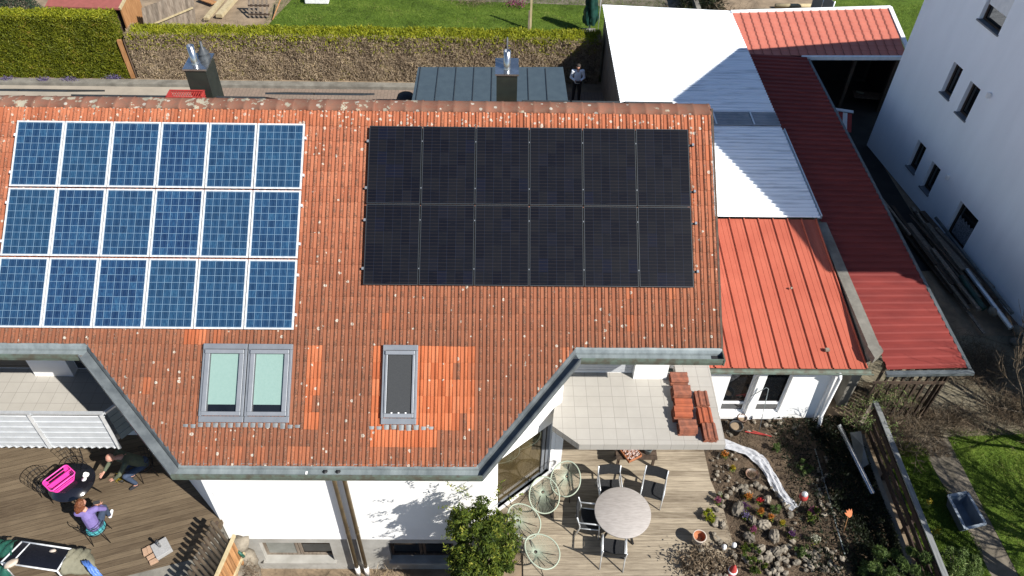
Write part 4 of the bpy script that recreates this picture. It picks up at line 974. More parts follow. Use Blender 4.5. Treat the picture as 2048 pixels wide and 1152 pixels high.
# ================================================================== BACK GARDEN (top of the picture)
t = thing('shed', 'garden shed with a flat red roof and brown end wall behind the green hedge', 'shed', (-21.5, 17.5, 0))
a = at(90, 12, 2.0); b = at(238, 17, 2.0)
m = MB(); m.add([(a.x, a.y, 2.0), (b.x, b.y, 2.0), (b.x+.15, b.y+2.3, 2.45), (a.x, a.y+2.3, 2.45), (a.x, a.y, 1.93), (b.x, b.y, 1.93), (b.x+.15, b.y+2.3, 2.38), (a.x, a.y+2.3, 2.38)], [(0, 1, 2, 3), (7, 6, 5, 4), (0, 4, 5, 1), (1, 5, 6, 2), (3, 2, 6, 7), (0, 3, 7, 4)]); m.build('roof', PM('muted_red_felt', (.34, .10, .085), (.28, .085, .07), 6, .8), t)
m = MB(); m.box((a.x+.15, a.y+.25, 0), (b.x-.1, b.y+2.1, 1.9)); m.build('wall', MT['wood'], t)
m = MB(); m.box((b.x-.08, b.y+.2, 0), (b.x-.02, b.y+2.1, 1.92)); m.build('end_wall', MT['woodo'], t)
m = MB(); m.beam((b.x+.02, b.y, 1.98), (b.x+.17, b.y+2.3, 2.43), .06, .12); m.build('barge_board', MT['woodp'], t)
t = thing('wooden_fence', 'grey vertical board fence leaning back behind the hedge beside the red shed', 'fence', (-18.8, 17, 0))
p0 = at(285, 52, .9); p1 = at(375, 0, 1.2); p0.z = p1.z = 0
for k in range(17):
    p = p0.lerp(p1, k/16); m = MB(); m.beam(p+Vector((0, 0, 0)), p+Vector((.12, .35, 1.55)), .155, .025, random.random(), up=(-.5, 1, 0)); m.build('board', MT['woodg'], t)
m = MB(); m.beam(p0+Vector((.1, .1, .8)), p1+Vector((.1, .1, .8)), .06, .06, .4); m.build('rail', MT['woodp'], t)
for (u0, v0, u1, v1, w, h, mt, lab) in ((412, 38, 448, -6, .22, .12, 'woodp', 'short pale beam lying in the back garden left of the long beam'), (438, 32, 475, -10, .30, .16, 'woodp', 'long pale beam lying in the back garden behind the hedge'), (428, 6, 400, -4, .3, .05, 'woodo', 'reddish board lying near the pale beams')):
    m = MB(); m.beam(at(u0, v0, .15), at(u1, v1, .15), w, h); tag(m.build('timber_beam', MT[mt]), lab, 'beam')
t = thing('pallet', 'dark wooden pallet propped up in the back garden', 'pallet', (-15.7, 19.8, 0))
for k in range(5): m = MB(); x = -16.05+k*.2; m.beam((x, 19.7, .05), (x+.02, 20.15, .9), .09, .02, .3, up=(0, -1, .3)); m.build('slat', MT['woodg'], t)
for k in range(3): m = MB(); m.beam((-16.1, 19.78+k*.18, .15+k*.33), (-15.15, 19.78+k*.18, .15+k*.33), .10, .08, .3); m.build('bearer', MT['wood'], t)
m = MB(); m.tube([at(545, 40, 0), at(563, -6, .5)], .03, 6); tag(m.build('stake', MT['woodo']), 'thin orange-brown stake at the left edge of the back lawn', 'stake')
t = thing('clothes_post', 'pale wooden clothes post standing on the back lawn', 'post', tuple(at(1061, 58, 0))); b = at(1061, 58, 0)
m = MB(); m.beam(b, b+Vector((0, 0, 2.0)), .09, .09, .7, up=(0, 1, 0)); m.build('post', MT['woodp'], t); m = MB(); m.beam(b+Vector((-.1, -.2, 0)), b+Vector((-.08, -.05, .9)), .06, .06); m.build('stake', MT['woodg'], t)
m = MB(); m.tube([b+Vector((0, 0, 1.95)), b+Vector((-4, .3, 1.85)), b+Vector((-9, .8, 1.9))], .008, 5); m.build('washing_line', MT['alu'], t)
# covered parasol / barbecue
t = thing('garden_parasol', 'folded garden parasol under a dark green cover beside the white shed roof', 'parasol', tuple(at(1178, 66, 0))); b = at(1178, 66, 0)
m = MB(); R3 = random.Random(4); pr = []; nn_ = 22
vs = []
for i in range(12):
    z = .45+i*.15
    for j in range(nn_):
        a = 2*pi*j/nn_; r = (.30+.07*sin(a*5+i*.5)+.04*sin(a*9+i)+R3.uniform(-.012, .012))*(1.05-.035*i if i > 2 else .85+.07*i)
        vs.append((b.x+r*cos(a), b.y+r*sin(a)*.9, z+.02*sin(a*3)))
fs = [(i*nn_+j, i*nn_+(j+1) % nn_, (i+1)*nn_+(j+1) % nn_, (i+1)*nn_+j) for i in range(11) for j in range(nn_)]+[tuple(range(11*nn_, 12*nn_))]
m.add(vs, fs, .5, True); m.build('cover', MT['greend'], t)
m = MB(); m.tube([b, b+Vector((0, 0, .5))], .04); m.build('pole', MT['alu'], t); m = MB(); m.box((b.x-.3, b.y-.3, 0), (b.x+.3, b.y+.3, .08)); m.build('base', MT['conc'], t)
m = MB(); m.tube([b+Vector((.38, -.1, 0)), b+Vector((.38, -.1, 2.1))], .018, 6); tag(m.build('thin_pole', MT['alu']), 'thin grey pole right beside the dark green parasol cover', 'pole')
# conifer top-left
t = thing('conifer', 'blue-green conifer in the extreme upper left corner', 'tree', (-25.6, 18.3, 0))
m = MB(); m.tube([(-25.6, 18.3, 0), (-25.6, 18.3, 2.6)], [.1, .02], 8); m.build('trunk', MT['bark'], t)
n = 9000; z = rng.uniform(.1, 2.5, n); r = (1.35*(1-z/2.8))*np.sqrt(rng.uniform(.3, 1, n)); a = rng.uniform(0, 2*pi, n); P = np.stack([-25.6+r*np.cos(a), 18.3+r*np.sin(a), z], 1); A_, B_ = rnd_axes(n, .16, .02)
quads('crown', P, A_, B_, rng.uniform(0, 1, n), MT['conif'], t)
def heap(name, label, cat, cx, cy, cz, sx, sy, sz, n, L, w, mat, up=.3, kind=None):
    P = np.array((cx, cy, cz))+rng.normal(0, .42, (n, 3))*np.array((sx, sy, sz)); P[:, 2] = np.maximum(P[:, 2], cz-sz*.4)
    A_, B_ = rnd_axes(n, L, w, up); o = quads(name, P, A_, B_, rng.uniform(0, 1, n), MT[mat] if isinstance(mat, str) else mat)
    return tag(o, label, cat, kind=kind)
def bushy(name, label, cat, base, h, rad, n, L, w, lm, stems=7, up=.3, group=None, tm='twig', squash=1):
    """shrub: forking stems with leaf clumps round their tips"""
    t = thing(name, label, cat, tuple(base), 0, group); m = MB(); tips = []
    for k in range(stems):
        a = 2*pi*k/stems+random.uniform(-.4, .4); q = Vector(base); d = Vector((cos(a)*.5, sin(a)*.5, 1)).normalized(); r = .02+.01*h
        pts = [q.copy()]; rs = [r]
        for s_ in range(5):
            q = q+d*(h/5)*random.uniform(.75, 1.1); d = (d+Vector((random.uniform(-.35, .35)+cos(a)*.10*rad, random.uniform(-.35, .35)+sin(a)*.10*rad, .1))).normalized(); pts.append(q.copy()); rs.append(r*(1-.17*(s_+1)))
            if s_ > 0: tips.append(q.copy())
        m.tube(pts, rs, 6, .4)
    m.build('stems', MT['bark'], t)
    T = np.array([tuple(x) for x in tips]); k = rng.integers(0, len(T), n); P = T[k]+rng.normal(0, rad*.26, (n, 3))*np.array((1, 1, squash))
    hgt = (P[:, 2]-base[2])/h; A_, B_ = rnd_axes(n, L, w, up)
    clump = (k*37 % 11)/11
    quads('foliage', P, A_, B_, np.clip(rng.normal(.35, .2, n)+.3*clump, 0, 1), MT[lm], t)
    return t
heap('dry_shrub', 'dry grey-brown shrub twigs behind the hedge next to the board fence', 'shrub', -17.3, 17.2, .5, 1.6, .9, .6, 1800, .45, .008, 'twig', .6)
heap('dry_shrub', 'bare brown brushwood behind the white shed roof', 'shrub', 6.0, 18.2, .6, 1.8, 1.9, .7, 3500, .5, .008, 'twig', .6)
heap('green_shrub', 'small bright green plant by the back edge of the coral roof', 'shrub', 7.1, 17.0, .3, .8, .5, .35, 900, .14, .03, 'ltleaf')
for i, (u, v, w) in enumerate(((1590, 12, 1.9), (1570, 22, 3.1))):
    c = at(u, v, .1); m = MB(); m.tube([(c.x-w/2, c.y, .1), (c.x+w/2, c.y+.05, .1)], .1, 10); tag(m.build('log', MT['woodp']), ['short pale log lying behind the coral red roof', 'long pale log edging the bed behind the coral red roof'][i], 'log')
t = thing('wire_fence', 'grey netting fence panel behind the coral red roof', 'fence', tuple(at(1645, 20, 0))); a = at(1628, -5, .7); b = at(1662, 28, .7)
m = MB(); a.z = b.z = 0
for k in range(3): p = a.lerp(b, k/2); m.tube([p, p+Vector((0, 0, 1.3))], .03, 6)
m.build('posts', MT['alu'], t); m = MB(); m.beam(a+Vector((0, 0, .7)), b+Vector((0, 0, .7)), .02, 1.1); m.build('panel', PM('grey_netting', (.3, .31, .3), (.2, .21, .2), 30, .8), t)
m = MB(); m.box((4.3, 18.9, 0), (4.5, 30, .9)); tag(m.build('garden_wall', MT['conc']), 'low grey garden wall running away behind the white shed roof', 'wall')
for i, (u, v) in enumerate(((1385, 8), (1420, 6))):
    c = at(u, v, .5); heap('dark_shrub', ['dark shrub left of the low grey garden wall', 'dark shrub right of the low grey garden wall'][i], 'shrub', c.x, c.y, .5, .8, 1.2, .6, 2200, .2, .03, 'dkleaf')
heap('flower_patch', 'patch of pink flowers at the top edge of the back lawn', 'flowers', at(1032, 8, .1).x, at(1032, 8, .1).y, .15, .6, .4, .1, 260, .10, .03, PET['pink'])
heap('flower_patch', 'dry brown bed of plants at the far edge of the back lawn', 'flowers', at(950, 4, .1).x, at(950, 4, .1).y, .15, 1.2, .5, .15, 500, .2, .012, 'twig')
m = MB(); c = at(630, 0, .2); m.box((c.x-.5, c.y, 0), (c.x+.6, c.y+.5, .35)); tag(m.build('white_box', MT['wht'], bevel=.03), 'white box at the top edge of the back lawn', 'box')
# grass blades
def grass(name, poly_x, poly_y, n, label, L=.09, z=0., inside=None, mat='grass'):
    x = rng.uniform(*poly_x, n); y = rng.uniform(*poly_y, n)
    if inside is not None: k = inside(x, y); x, y = x[k], y[k]
    n = len(x); P = np.stack([x, y, np.full(n, z+.02)], 1); A_, B_ = rnd_axes(n, L, .009, 1.2)
    ti = np.clip(.42+.2*np.sin(x*1.7+np.sin(y*2.1))+.15*np.sin(y*3.3+x)+rng.normal(0, .18, n), 0, 1)
    o = quads(name, P, A_, B_, ti, MT[mat]); return tag(o, kind='stuff', label=label, cat='grass')
grass('grass', (-15.3, 3.4), (15, 22), 60000, 'short green grass of the back lawn', .12, inside=lambda x, y: (y < 22.2) & ~((x > -.4) & (y < 16)) & (x > -15.3+.25*(y-15)*0))
grass('grass', (5.35, 7.1), (-9, -3.2), 30000, 'short grass between the low board fence and the garden path', .09, inside=lambda x, y: x < 6.5+.11*(-3.1-y)+.08*np.sin(y*5))
grass('grass', (7.2, 13.5), (-9, -2.75), 46000, 'short bright grass right of the garden path', .09, inside=lambda x, y: x > 7.3+.055*(-2.75-y)+.07*np.sin(y*4))
grass('grass', (9, 16), (12.5, 22), 22000, 'grass behind the coral red roof', .12, inside=lambda x, y: (x > 11.3))
# ================================================================== BALCONY AND PATIO OBJECTS
def tile_mesh(kind):
    """one interlocking clay tile lying flat: .30 wide, .40 long, two rolls"""
    m = MB(); xs = []; 
    for c in range(2):
        for (a, h) in ((0, 0), (.44, .0), (.6, .022), (.74, .027), (.88, .018), (.96, 0)): xs.append(((c+a)*.147, h))
    xs.append((.294, 0)); vs = []
    for (x, h) in xs:
        for (y, dz) in ((0, 0), (.40, 0)): vs.append((x-.147, y-.2, h+.02)); 
    for (x, h) in xs:
        for (y, dz) in ((0, 0), (.40, 0)): vs.append((x-.147, y-.2, h))
    k = len(xs); fs = []
    for i in range(k-1): a = 2*i; fs += [(a, a+2, a+3, a+1), (2*k+a, 2*k+a+1, 2*k+a+3, 2*k+a+2), (a, 2*k+a, 2*k+a+2, a+2), (a+1, a+3, 2*k+a+3, 2*k+a+1)]
    fs += [(0, 1, 2*k+1, 2*k), (2*k-2, 4*k-2, 4*k-1, 2*k-1)]
    return m.add(vs, fs)
MT['stacktile'] = PM('stacked_clay_tile', (.36, .125, .07), (.19, .075, .05), 9, .85, 0, .5, detail=8, bd=.01)
MT['stacktile2'] = PM('newer_clay_tile', (.44, .115, .05), (.33, .09, .045), 6, .85, 0, .3, detail=8, bd=.01)
proto = tile_mesh(0).build('roof_tile', MT['stacktile']); pme = proto.data; COL.objects.unlink(proto); bpy.data.objects.remove(proto)
pme2 = pme.copy(); pme2.materials.clear(); pme2.materials.append(MT['stacktile2'])
stacks = [(-.30, -3.32, 5, pi/2, 'first stack, nearest the shutter wall'), (-.32, -3.74, 6, pi/2, 'second stack from the shutter wall, with pale lichen'), (-.30, -4.05, 4, pi/2, 'low bright orange stack in the middle of the row'), (-.38, -4.34, 6, pi/2, 'third tall stack from the shutter wall'), (-.32, -4.70, 6, pi/2, 'tall stack of the left row nearest the balcony edge'), (.15, -3.90, 4, 0, 'upper stack of the right row'), (.13, -4.40, 5, 0, 'middle stack of the right row'), (.17, -4.83, 5, 0, 'front stack of the right row')]
R4 = random.Random(5)
for si, (x, y, n, rz, lab) in enumerate(stacks):
    for k in range(n):
        me = pme2 if si in (2,) or (si in (3, 6) and k > n-3) else pme
        o = bpy.data.objects.new('clay_tile', me); COL.objects.link(o)
        o.location = (x+R4.uniform(-.012, .012)+.004*k*(1 if rz else 0), y+R4.uniform(-.012, .012), 2.702+k*.037); o.rotation_euler = (0, 0, rz+R4.uniform(-.03, .03)); WM[o.name] = Matrix()
        tag(o, 'clay roof tile in the '+lab, 'roof tile', 'clay roof tiles stacked on the balcony, '+lab)
# red crate on the ridge
t = thing('crate', 'red slatted plastic crate sitting on the roof ridge by the left chimney', 'crate', (-10.95, .12, 8.1))
a = at(340, 190, 8.36); b = at(413, 190, 8.36); m = MB(); x0, x1, y0, y1, zt = -11.72, -10.98, .14, .40, 8.03
for k in range(15): x = x0+(x1-x0)*k/14; m.box((x-.008, y0, 7.86), (x+.008, y0+.012, zt)); m.box((x-.008, y0, zt-.03), (x+.008, y1, zt-.02))
for z in (7.85, 7.91, 7.96, zt-.03): m.box((x0, y0-.003, z), (x1, y0+.014, z+.022)); m.box((x0, y1, z), (x1, y1+.015, z+.022)); m.box((x0, y0, z), (x0+.014, y1, z+.022)); m.box((x1-.014, y0, z), (x1, y1, z+.022))
m.build('slatted_sides', MT['redpl'], t)
m = MB(); m.box((x0-.015, y0-.015, zt), (x1+.015, y0+.015, zt+.018)); m.box((x0-.015, y1-.012, zt), (x1+.015, y1+.018, zt+.018)); m.box((x0-.015, y0, zt), (x0+.015, y1, zt+.018)); m.box((x1-.015, y0, zt), (x1+.015, y1, zt+.018)); m.box((x0, y0, 7.85), (x1, y1, 7.86)); m.build('rim', MT['redpl'], t)
# round patio table
t = thing('round_table', 'large round table with a grey wooden top on the right patio', 'table', (-1.6, -5.62, 0))
m = MB(); m.lathe([(0, .715), (.63, .715), (.655, .722), (.655, .745), (.645, .752), (0, .752)], (-1.6, -5.62, 0), 72); tp = m.build('tabletop', MT['tabletop'], t)
for a in (.6, 2.17, 3.74, 5.31):
    m = MB(); c = Vector((-1.6, -5.62, 0)); d = Vector((cos(a), sin(a), 0)); m.beam(c+d*.12+Vector((0, 0, .70)), c+d*.50+Vector((0, 0, 0)), .045, .045); m.build('leg', MT['blackmetal'], t)
m = MB(); m.box((-1.95, -5.67, .66), (-1.25, -5.57, .712)); m.box((-1.65, -5.97, .66), (-1.55, -5.27, .712)); m.build('under_frame', MT['blackmetal'], t)
# dining chairs: local +Y front
def dining(label, loc, rz):
    t = thing('dining_chair', label, 'chair', loc, rz, 'black and silver chairs round the table')
    def b(mb): return mb.build(nm, mt, t, local=True)
    def seg(mb, p, q, w=.028, h=.018): mb.beam(p, q, w, h)
    for s in (-1, 1):
        x = s*.265
        m = MB(); m.tube([(x, .24, 0), (x, .22, .30), (x, .20, .64)], .016, 8); m.build('front_leg', MT['alu'], t, local=True)
        m = MB(); m.tube([(x, -.34, 0), (x, -.24, .38), (x, -.24, .50), (x, -.33, .88)], .016, 8); m.build('back_leg', MT['alu'], t, local=True)
        m = MB(); m.tube([(x, .21, .64), (x, .10, .66), (x, -.27, .655)], .019, 8); m.build('armrest', MT['alu'], t, local=True)
        m = MB(); m.tube([(x, .22, .42), (x, -.24, .40)], .014, 8); m.build('side_rail', MT['alu'], t, local=True)
    m = MB(); vs = []
    for i in range(7):
        f = i/6; vs += [(-.25, .23-.46*f, .43-.03*sin(pi*f)), (.25, .23-.46*f, .43-.03*sin(pi*f))]
    m.add(vs, [(2*i, 2*i+1, 2*i+3, 2*i+2) for i in range(6)], .5, True); m.add([(v[0], v[1], v[2]-.012) for v in vs], [(2*i, 2*i+2, 2*i+3, 2*i+1) for i in range(6)], .5, True); m.build('seat', MT['textile'], t, local=True)
    m = MB(); vs = []
    for i in range(5):
        f = i/4; y = -.255-.08*f; z = .60+.29*f; vs += [(-.25, y, z), (0, y-.03, z), (.25, y, z)]
    m.add(vs, [(3*i+j, 3*i+j+1, 3*i+j+4, 3*i+j+3) for i in range(4) for j in range(2)], .5, True); m.add([(v[0], v[1]-.014, v[2]) for v in vs], [(3*i+j, 3*i+j+3, 3*i+j+4, 3*i+j+1) for i in range(4) for j in range(2)], .5, True)
    m.build('backrest', MT['textile'], t, local=True)
    return t
dining('black and silver chair on the house side of the round table', (-1.80, -4.80, 0), pi+.03)
dining('black and silver chair turned away at the upper right of the round table', (-.76, -4.85, 0), pi-.28)
dining('black and silver chair on the left side of the round table', (-2.32, -5.62, 0), -pi/2-.12)
dining('black and silver chair nearest the bottom edge, below the round table', (-1.85, -6.36, 0), -.12+.0)
# string chairs
def string_chair(label, C0, rz, tilt):
    t = thing('string_chair', label, 'chair', (C0[0], C0[1], 0), rz, 'pale green string chairs along the patio')
    m = MB(); N = 56; top = []; T = Matrix.Translation((0, 0, .60)) @ Matrix.Rotation(tilt, 4, 'X')
    for j in range(N):
        a = 2*pi*j/N; wv = .355*(1+.10*sin(a)); top.append(T @ Vector((wv*cos(a), .43*sin(a), .05*cos(a)**2)))
    m.tube(top, .017, 6, closed=True); m.build('rim', MT['cord'], t, local=True)
    hub = T @ Vector((0, -.12, -.30)); hr = .035
    m = MB(); m.tube([hub+Vector((hr*cos(2*pi*j/12), hr*sin(2*pi*j/12), 0)) for j in range(12)], .010, 6, closed=True); m.build('hub_ring', MT['blackmetal'], t, local=True)
    m = MB()
    for j in range(N):
        a = 2*pi*j/N; e = hub+Vector((hr*cos(a), hr*sin(a), 0)); p = top[j]; mid = p.lerp(e, .55)+Vector((0, 0, -.055))
        m.tube([p, p.lerp(e, .28)+Vector((0, 0, -.04)), mid, e], .0042, 4, caps=False)
    m.build('cords', MT['cord'], t, local=True)
    for a in (.9, 2.24, 4.71):
        m = MB(); e = Vector((.30*cos(a), .34*sin(a), 0)); m.tube([T @ Vector((.3*cos(a), .36*sin(a), -.02)), hub+Vector((.1*cos(a), .1*sin(a), .0)), e], .009, 6); m.build('leg', MT['blackmetal'], t, local=True)
    return t
string_chair('pale green string chair nearest the white corner post', (-2.86, -4.66, 0), pi-.25, radians(-20)+0)
string_chair('pale green string chair in front of the glass garden door', (-3.40, -5.10, 0), pi+.05, radians(-20))
string_chair('pale green string chair half hidden by the bush', (-3.90, -5.78, 0), pi+.7, radians(-16))
string_chair('pale green string chair at the bottom edge right of the bush', (-3.50, -6.52, 0), pi+.8, radians(-10))
# bench with tray and watering can below the balcony
t = thing('bench', 'brown wooden bench partly hidden under the balcony edge', 'bench', (-.95, -4.2, 0)); a = at(1233, 918, .45); b = at(1315, 918, .45); 
m = MB()
for k in range(4): m.box((a.x, a.y+k*.12, .42), (b.x, a.y+k*.12+.1, .45), random.random())
m.build('seat', MT['wood'], t)
for x in (a.x+.04, b.x-.1):
    for y in (a.y+.04, a.y+.38): m = MB(); m.box((x, y, 0), (x+.06, y+.06, .42)); m.build('leg', MT['wood'], t)
c = at(1262, 905, .52); t = thing('planter_tray', 'square terracotta tray of pale pink gravel on the bench', 'tray', (c.x, c.y, .45), .5)
m = MB(); s = .2; m.box((-s, -s, .003), (s, s, .02)); 
for (p, q) in (((-s, -s), (s, -s+.015)), ((-s, s-.015), (s, s)), ((-s, -s), (-s+.015, s)), ((s-.015, -s), (s, s))): m.box((p[0], p[1], .003), (q[0], q[1], .09))
m.build('tray', MT['terra'], t, local=True); m = MB(); 
for k in range(90): m.blob((random.uniform(-.17, .17), random.uniform(-.17, .17), .065+random.uniform(0, .03)), .022, (1, 1, .8), .2, random.random(), 1)
tag(m.build('gravel', PM('pink_gravel', (.64, .50, .45), (.52, .38, .34), 20, .9, tint=.1), t, local=True), kind='stuff')
c = at(1296, 900, .55); t = thing('bucket', 'small grey metal bucket on the bench beside the gravel tray', 'bucket', (c.x, c.y, .45)); m = MB(); m.lathe([(0, .0), (.08, .0), (.11, .20), (.115, .205), (.105, .2), (.075, .02), (0, .02)], (0, 0, .003), 20); m.build('body', MT['zinc'], t, local=True); m = MB(); m.tube([(.11*cos(a_), 0, .2+.06*sin(a_)) for a_ in np.linspace(0, pi, 9)], .004, 5); m.build('handle', MT['alu'], t, local=True)
# teal scoop and wire stand by the corner post
c = at(1113, 897, .5); m = MB(); m.blob(c, .09, (.5, 1.3, .5), .05, rz=.3); tag(m.build('hand_shovel', MT['teal']), 'small turquoise plastic scoop hanging by the white corner post', 'scoop')
# terracotta pot
t = thing('flower_pot', 'big terracotta pot with a pale outside on the deck', 'pot', (.20, -6.0, 0)); m = MB(); m.lathe([(0, 0), (.10, 0), (.14, .16), (.15, .30), (.165, .31), (.165, .345), (.140, .345), (.130, .28), (.125, .20)], (.20, -6.0, .002), 28); m.build('pot', MT['terraw'], t); m = MB(); m.lathe([(.139, .340), (.129, .28), (.122, .19), (0, .185)], (.20, -6.0, .004), 28); m.build('inside', MT['terra'], t)
t = thing('flower_pot', 'small dark pot on the pale slab beside the bush', 'pot', (-4.2, -6.1, 0))
m = MB(); c = at(1035, 1095, 0); m.box((c.x-.12, c.y-.1, 0), (c.x+.1, c.y+.12, .06)); m.build('pot', MT['conc'], t)
# bush beside the patio
def crown(name, label, cat, base, cen, rad, n, L, w, lm, nclump=60, group=None, trunk=.05, up=.1, seed=1, stems=7, shell=.35):
    """leafy crown: clumps spread through an uneven volume, leaves on the clumps, stems reaching them"""
    g_ = np.random.default_rng(seed); t = thing(name, label, cat, tuple(base), 0, group)
    C_ = g_.normal(size=(nclump, 3)); C_ /= np.linalg.norm(C_, axis=1)[:, None]; C_ *= (g_.uniform(.25, 1, nclump)**.45)[:, None]
    C_ = np.array(cen)+C_*np.array(rad); cr_ = g_.uniform(.14, .32, nclump)*min(rad)
    m = MB(); B_0 = Vector(base)
    for k in range(stems):
        e = Vector(C_[k]); q1 = B_0.lerp(e, .4)+Vector((0, 0, .2)); m.tube([B_0+Vector(g_.normal(0, .06, 3)*np.array((1, 1, 0))), q1, e], [trunk, trunk*.6, trunk*.2], 6, .4)
    m.build('stems', MT['bark'], t)
    k = g_.integers(0, nclump, n); d = g_.normal(size=(n, 3)); d /= np.linalg.norm(d, axis=1)[:, None]
    P = C_[k]+d*(cr_[k]*g_.uniform(1-shell, 1.15, n)**.8)[:, None]; A_, B_ = rnd_axes(n, L, w, up)
    quads('foliage', P, A_, B_, np.clip(g_.normal(.38, .17, n)+.35*((k*7919 % 97)/97-.4), 0, 1), MT[lm], t); return t
crown('bush', 'big leafy green bush in front of the white wall beside the patio', 'bush', (-4.9, -6.9, -2.6), (-4.84, -6.50, .55), (.74, .56, 2.05), 34000, .11, .028, 'bush', 160, trunk=.05)
b_ = [o for o in COL.objects if o.name == 'bush'][0]; n = 1560; a_ = rng.uniform(0, 2*pi, n//26).repeat(26); zz = rng.uniform(-1.2, 2.5, n//26).repeat(26); f_ = np.tile(np.linspace(.70, 1.10, 26), n//26)
P = np.stack([-4.84+.80*f_*np.cos(a_), -6.5+.60*f_*np.sin(a_), zz+f_*.35], 1)+rng.normal(0, .022, (n//26*26, 3)); A_, B_ = rnd_axes(len(P), .09, .022, .5); quads('stray_shoots', P, A_, B_, rng.uniform(.35, 1, len(P)), MT['bush'], b_)
# plants at foot of wall
heap('dry_shrub', 'dry twiggy shrub below the white basement wall', 'shrub', -8.6, -6.3, -1.9, 1.9, .4, .5, 900, .4, .006, 'twig', .8)
heap('dry_grass', 'tuft of dry grass at the foot of the two downspouts', 'grass', -7.3, -6.0, -2.3, .8, .3, .4, 500, .35, .008, 'hedgeb', .9)
c = at(482, 1120, -1.2); m = MB()
R5 = random.Random(8)
for k, (u, v, z, s) in enumerate(((478, 1090, -.9, .28), (492, 1118, -1.3, .3), (475, 1140, -1.2, .25), (500, 1145, -1.9, .3))):
    c = at(u, v, z); m = MB(); m.blob(c, s, (1, .8, .8), .2, sub=2); tag(m.build('boulder', MT['rock']), ['topmost', 'second', 'third', 'lowest'][k]+' pale boulder between the wooden fence and the basement window', 'boulder')
m = MB(); c = at(470, 1112, -.7); m.tube([c, c+Vector((.1, .05, .12)), c+Vector((.2, 0, -.05))], .04, 8); tag(m.build('green_hose_reel', MT['green']), 'coiled green thing beside the orange wooden fence', 'hose')
heap('shrub', 'small dark shrub growing right of the wooden fence', 'shrub', at(500, 1140, -1).x, at(500, 1140, -1).y, -1.2, .3, .3, .6, 500, .2, .006, 'twig', .6)
# ================================================================== ROCK GARDEN
R6 = random.Random(21)
def rockobj(u, v, z, s, lab, sq=(1, .8, .7), grp=None, mat='rock', sub=2, nm='rock'):
    c = at(u, v, z); m = MB(); m.blob((0, 0, 0), s, sq, .16, R6.random(), sub, R6.random()*6, smooth=False)
    o = m.build(nm, MT[mat]); o.location = (c.x, c.y, z); return tag(o, lab, 'rock', grp)
for (u, v, s, lab) in ((1476, 1018, .26, 'tall grey rock at the left side of the rock garden'), (1492, 985, .15, 'rounded rock at the top of the rock garden'), (1505, 1042, .17, 'pale flat rock in the middle of the rock garden'), (1527, 1050, .22, 'big grey rock right of the middle of the rock garden'), (1548, 1072, .22, 'grey rock at the lower right of the rock garden'), (1498, 1075, .2, 'pale rock below the red flowers'), (1520, 1098, .18, 'rock in the lower row of the rock garden'), (1445, 1050, .13, 'white rock beside the yellow moss'), (1555, 1102, .17, 'yellowish rock at the bottom of the rock garden'), (1535, 1000, .16, 'rock behind the red flower')):
    rockobj(u, v, .08, s*.78, lab, (1, .7, .9), sub=3)
for k in range(46):
    f = k/46; a = f*2*pi; u = 1508+78*cos(a)*(1+.1*sin(3*a)); v = 1045+75*sin(a)
    if v > 1145: continue
    rockobj(u+R6.uniform(-6, 6), v+R6.uniform(-5, 5), .05, R6.uniform(.05, .11), 'small stone in the ring of stones round the rock garden', grp='stones round the rock garden', sub=1)
for k in range(70):
    u = R6.uniform(1520, 1690); v = R6.uniform(1098, 1150)
    rockobj(u, v, .05, R6.uniform(.045, .10), 'grey stone in the bed of stones along the bottom of the garden', grp='stones along the bottom of the garden', sub=1)
for k in range(22):
    u = R6.uniform(1625, 1660)+k*.6; v = 915+k*5.5+R6.uniform(-4, 4)
    rockobj(u, v, .04, R6.uniform(.05, .10), 'grey stone in the row beside the thin edging pipe', grp='stones beside the edging pipe', sub=1)
for k in range(26):
    rockobj(R6.uniform(1425, 1475), R6.uniform(895, 985), .04, R6.uniform(.03, .07), 'pale pebble in the small ring beside the patio corner', grp='pebbles beside the patio corner', sub=1)
for k in range(24):
    rockobj(R6.uniform(1445, 1640), R6.uniform(838, 870), .04, R6.uniform(.04, .09), 'stone at the foot of the outbuilding wall', grp='stones at the foot of the outbuilding', sub=1)
heap('grey_rockery_plant', 'heap of grey leafy rubble and succulents at the bottom left of the garden', 'plants', at(1410, 1125, .2).x, at(1410, 1125, .2).y, .12, .7, .45, .35, 2600, .09, .03, MT['twig'])
for k in range(26): rockobj(R6.gauss(1412, 22), R6.gauss(1125, 15), .15, R6.uniform(.05, .1), 'mossy stone in the heap at the bottom left of the garden', grp='mossy stones at the bottom left', sub=1)
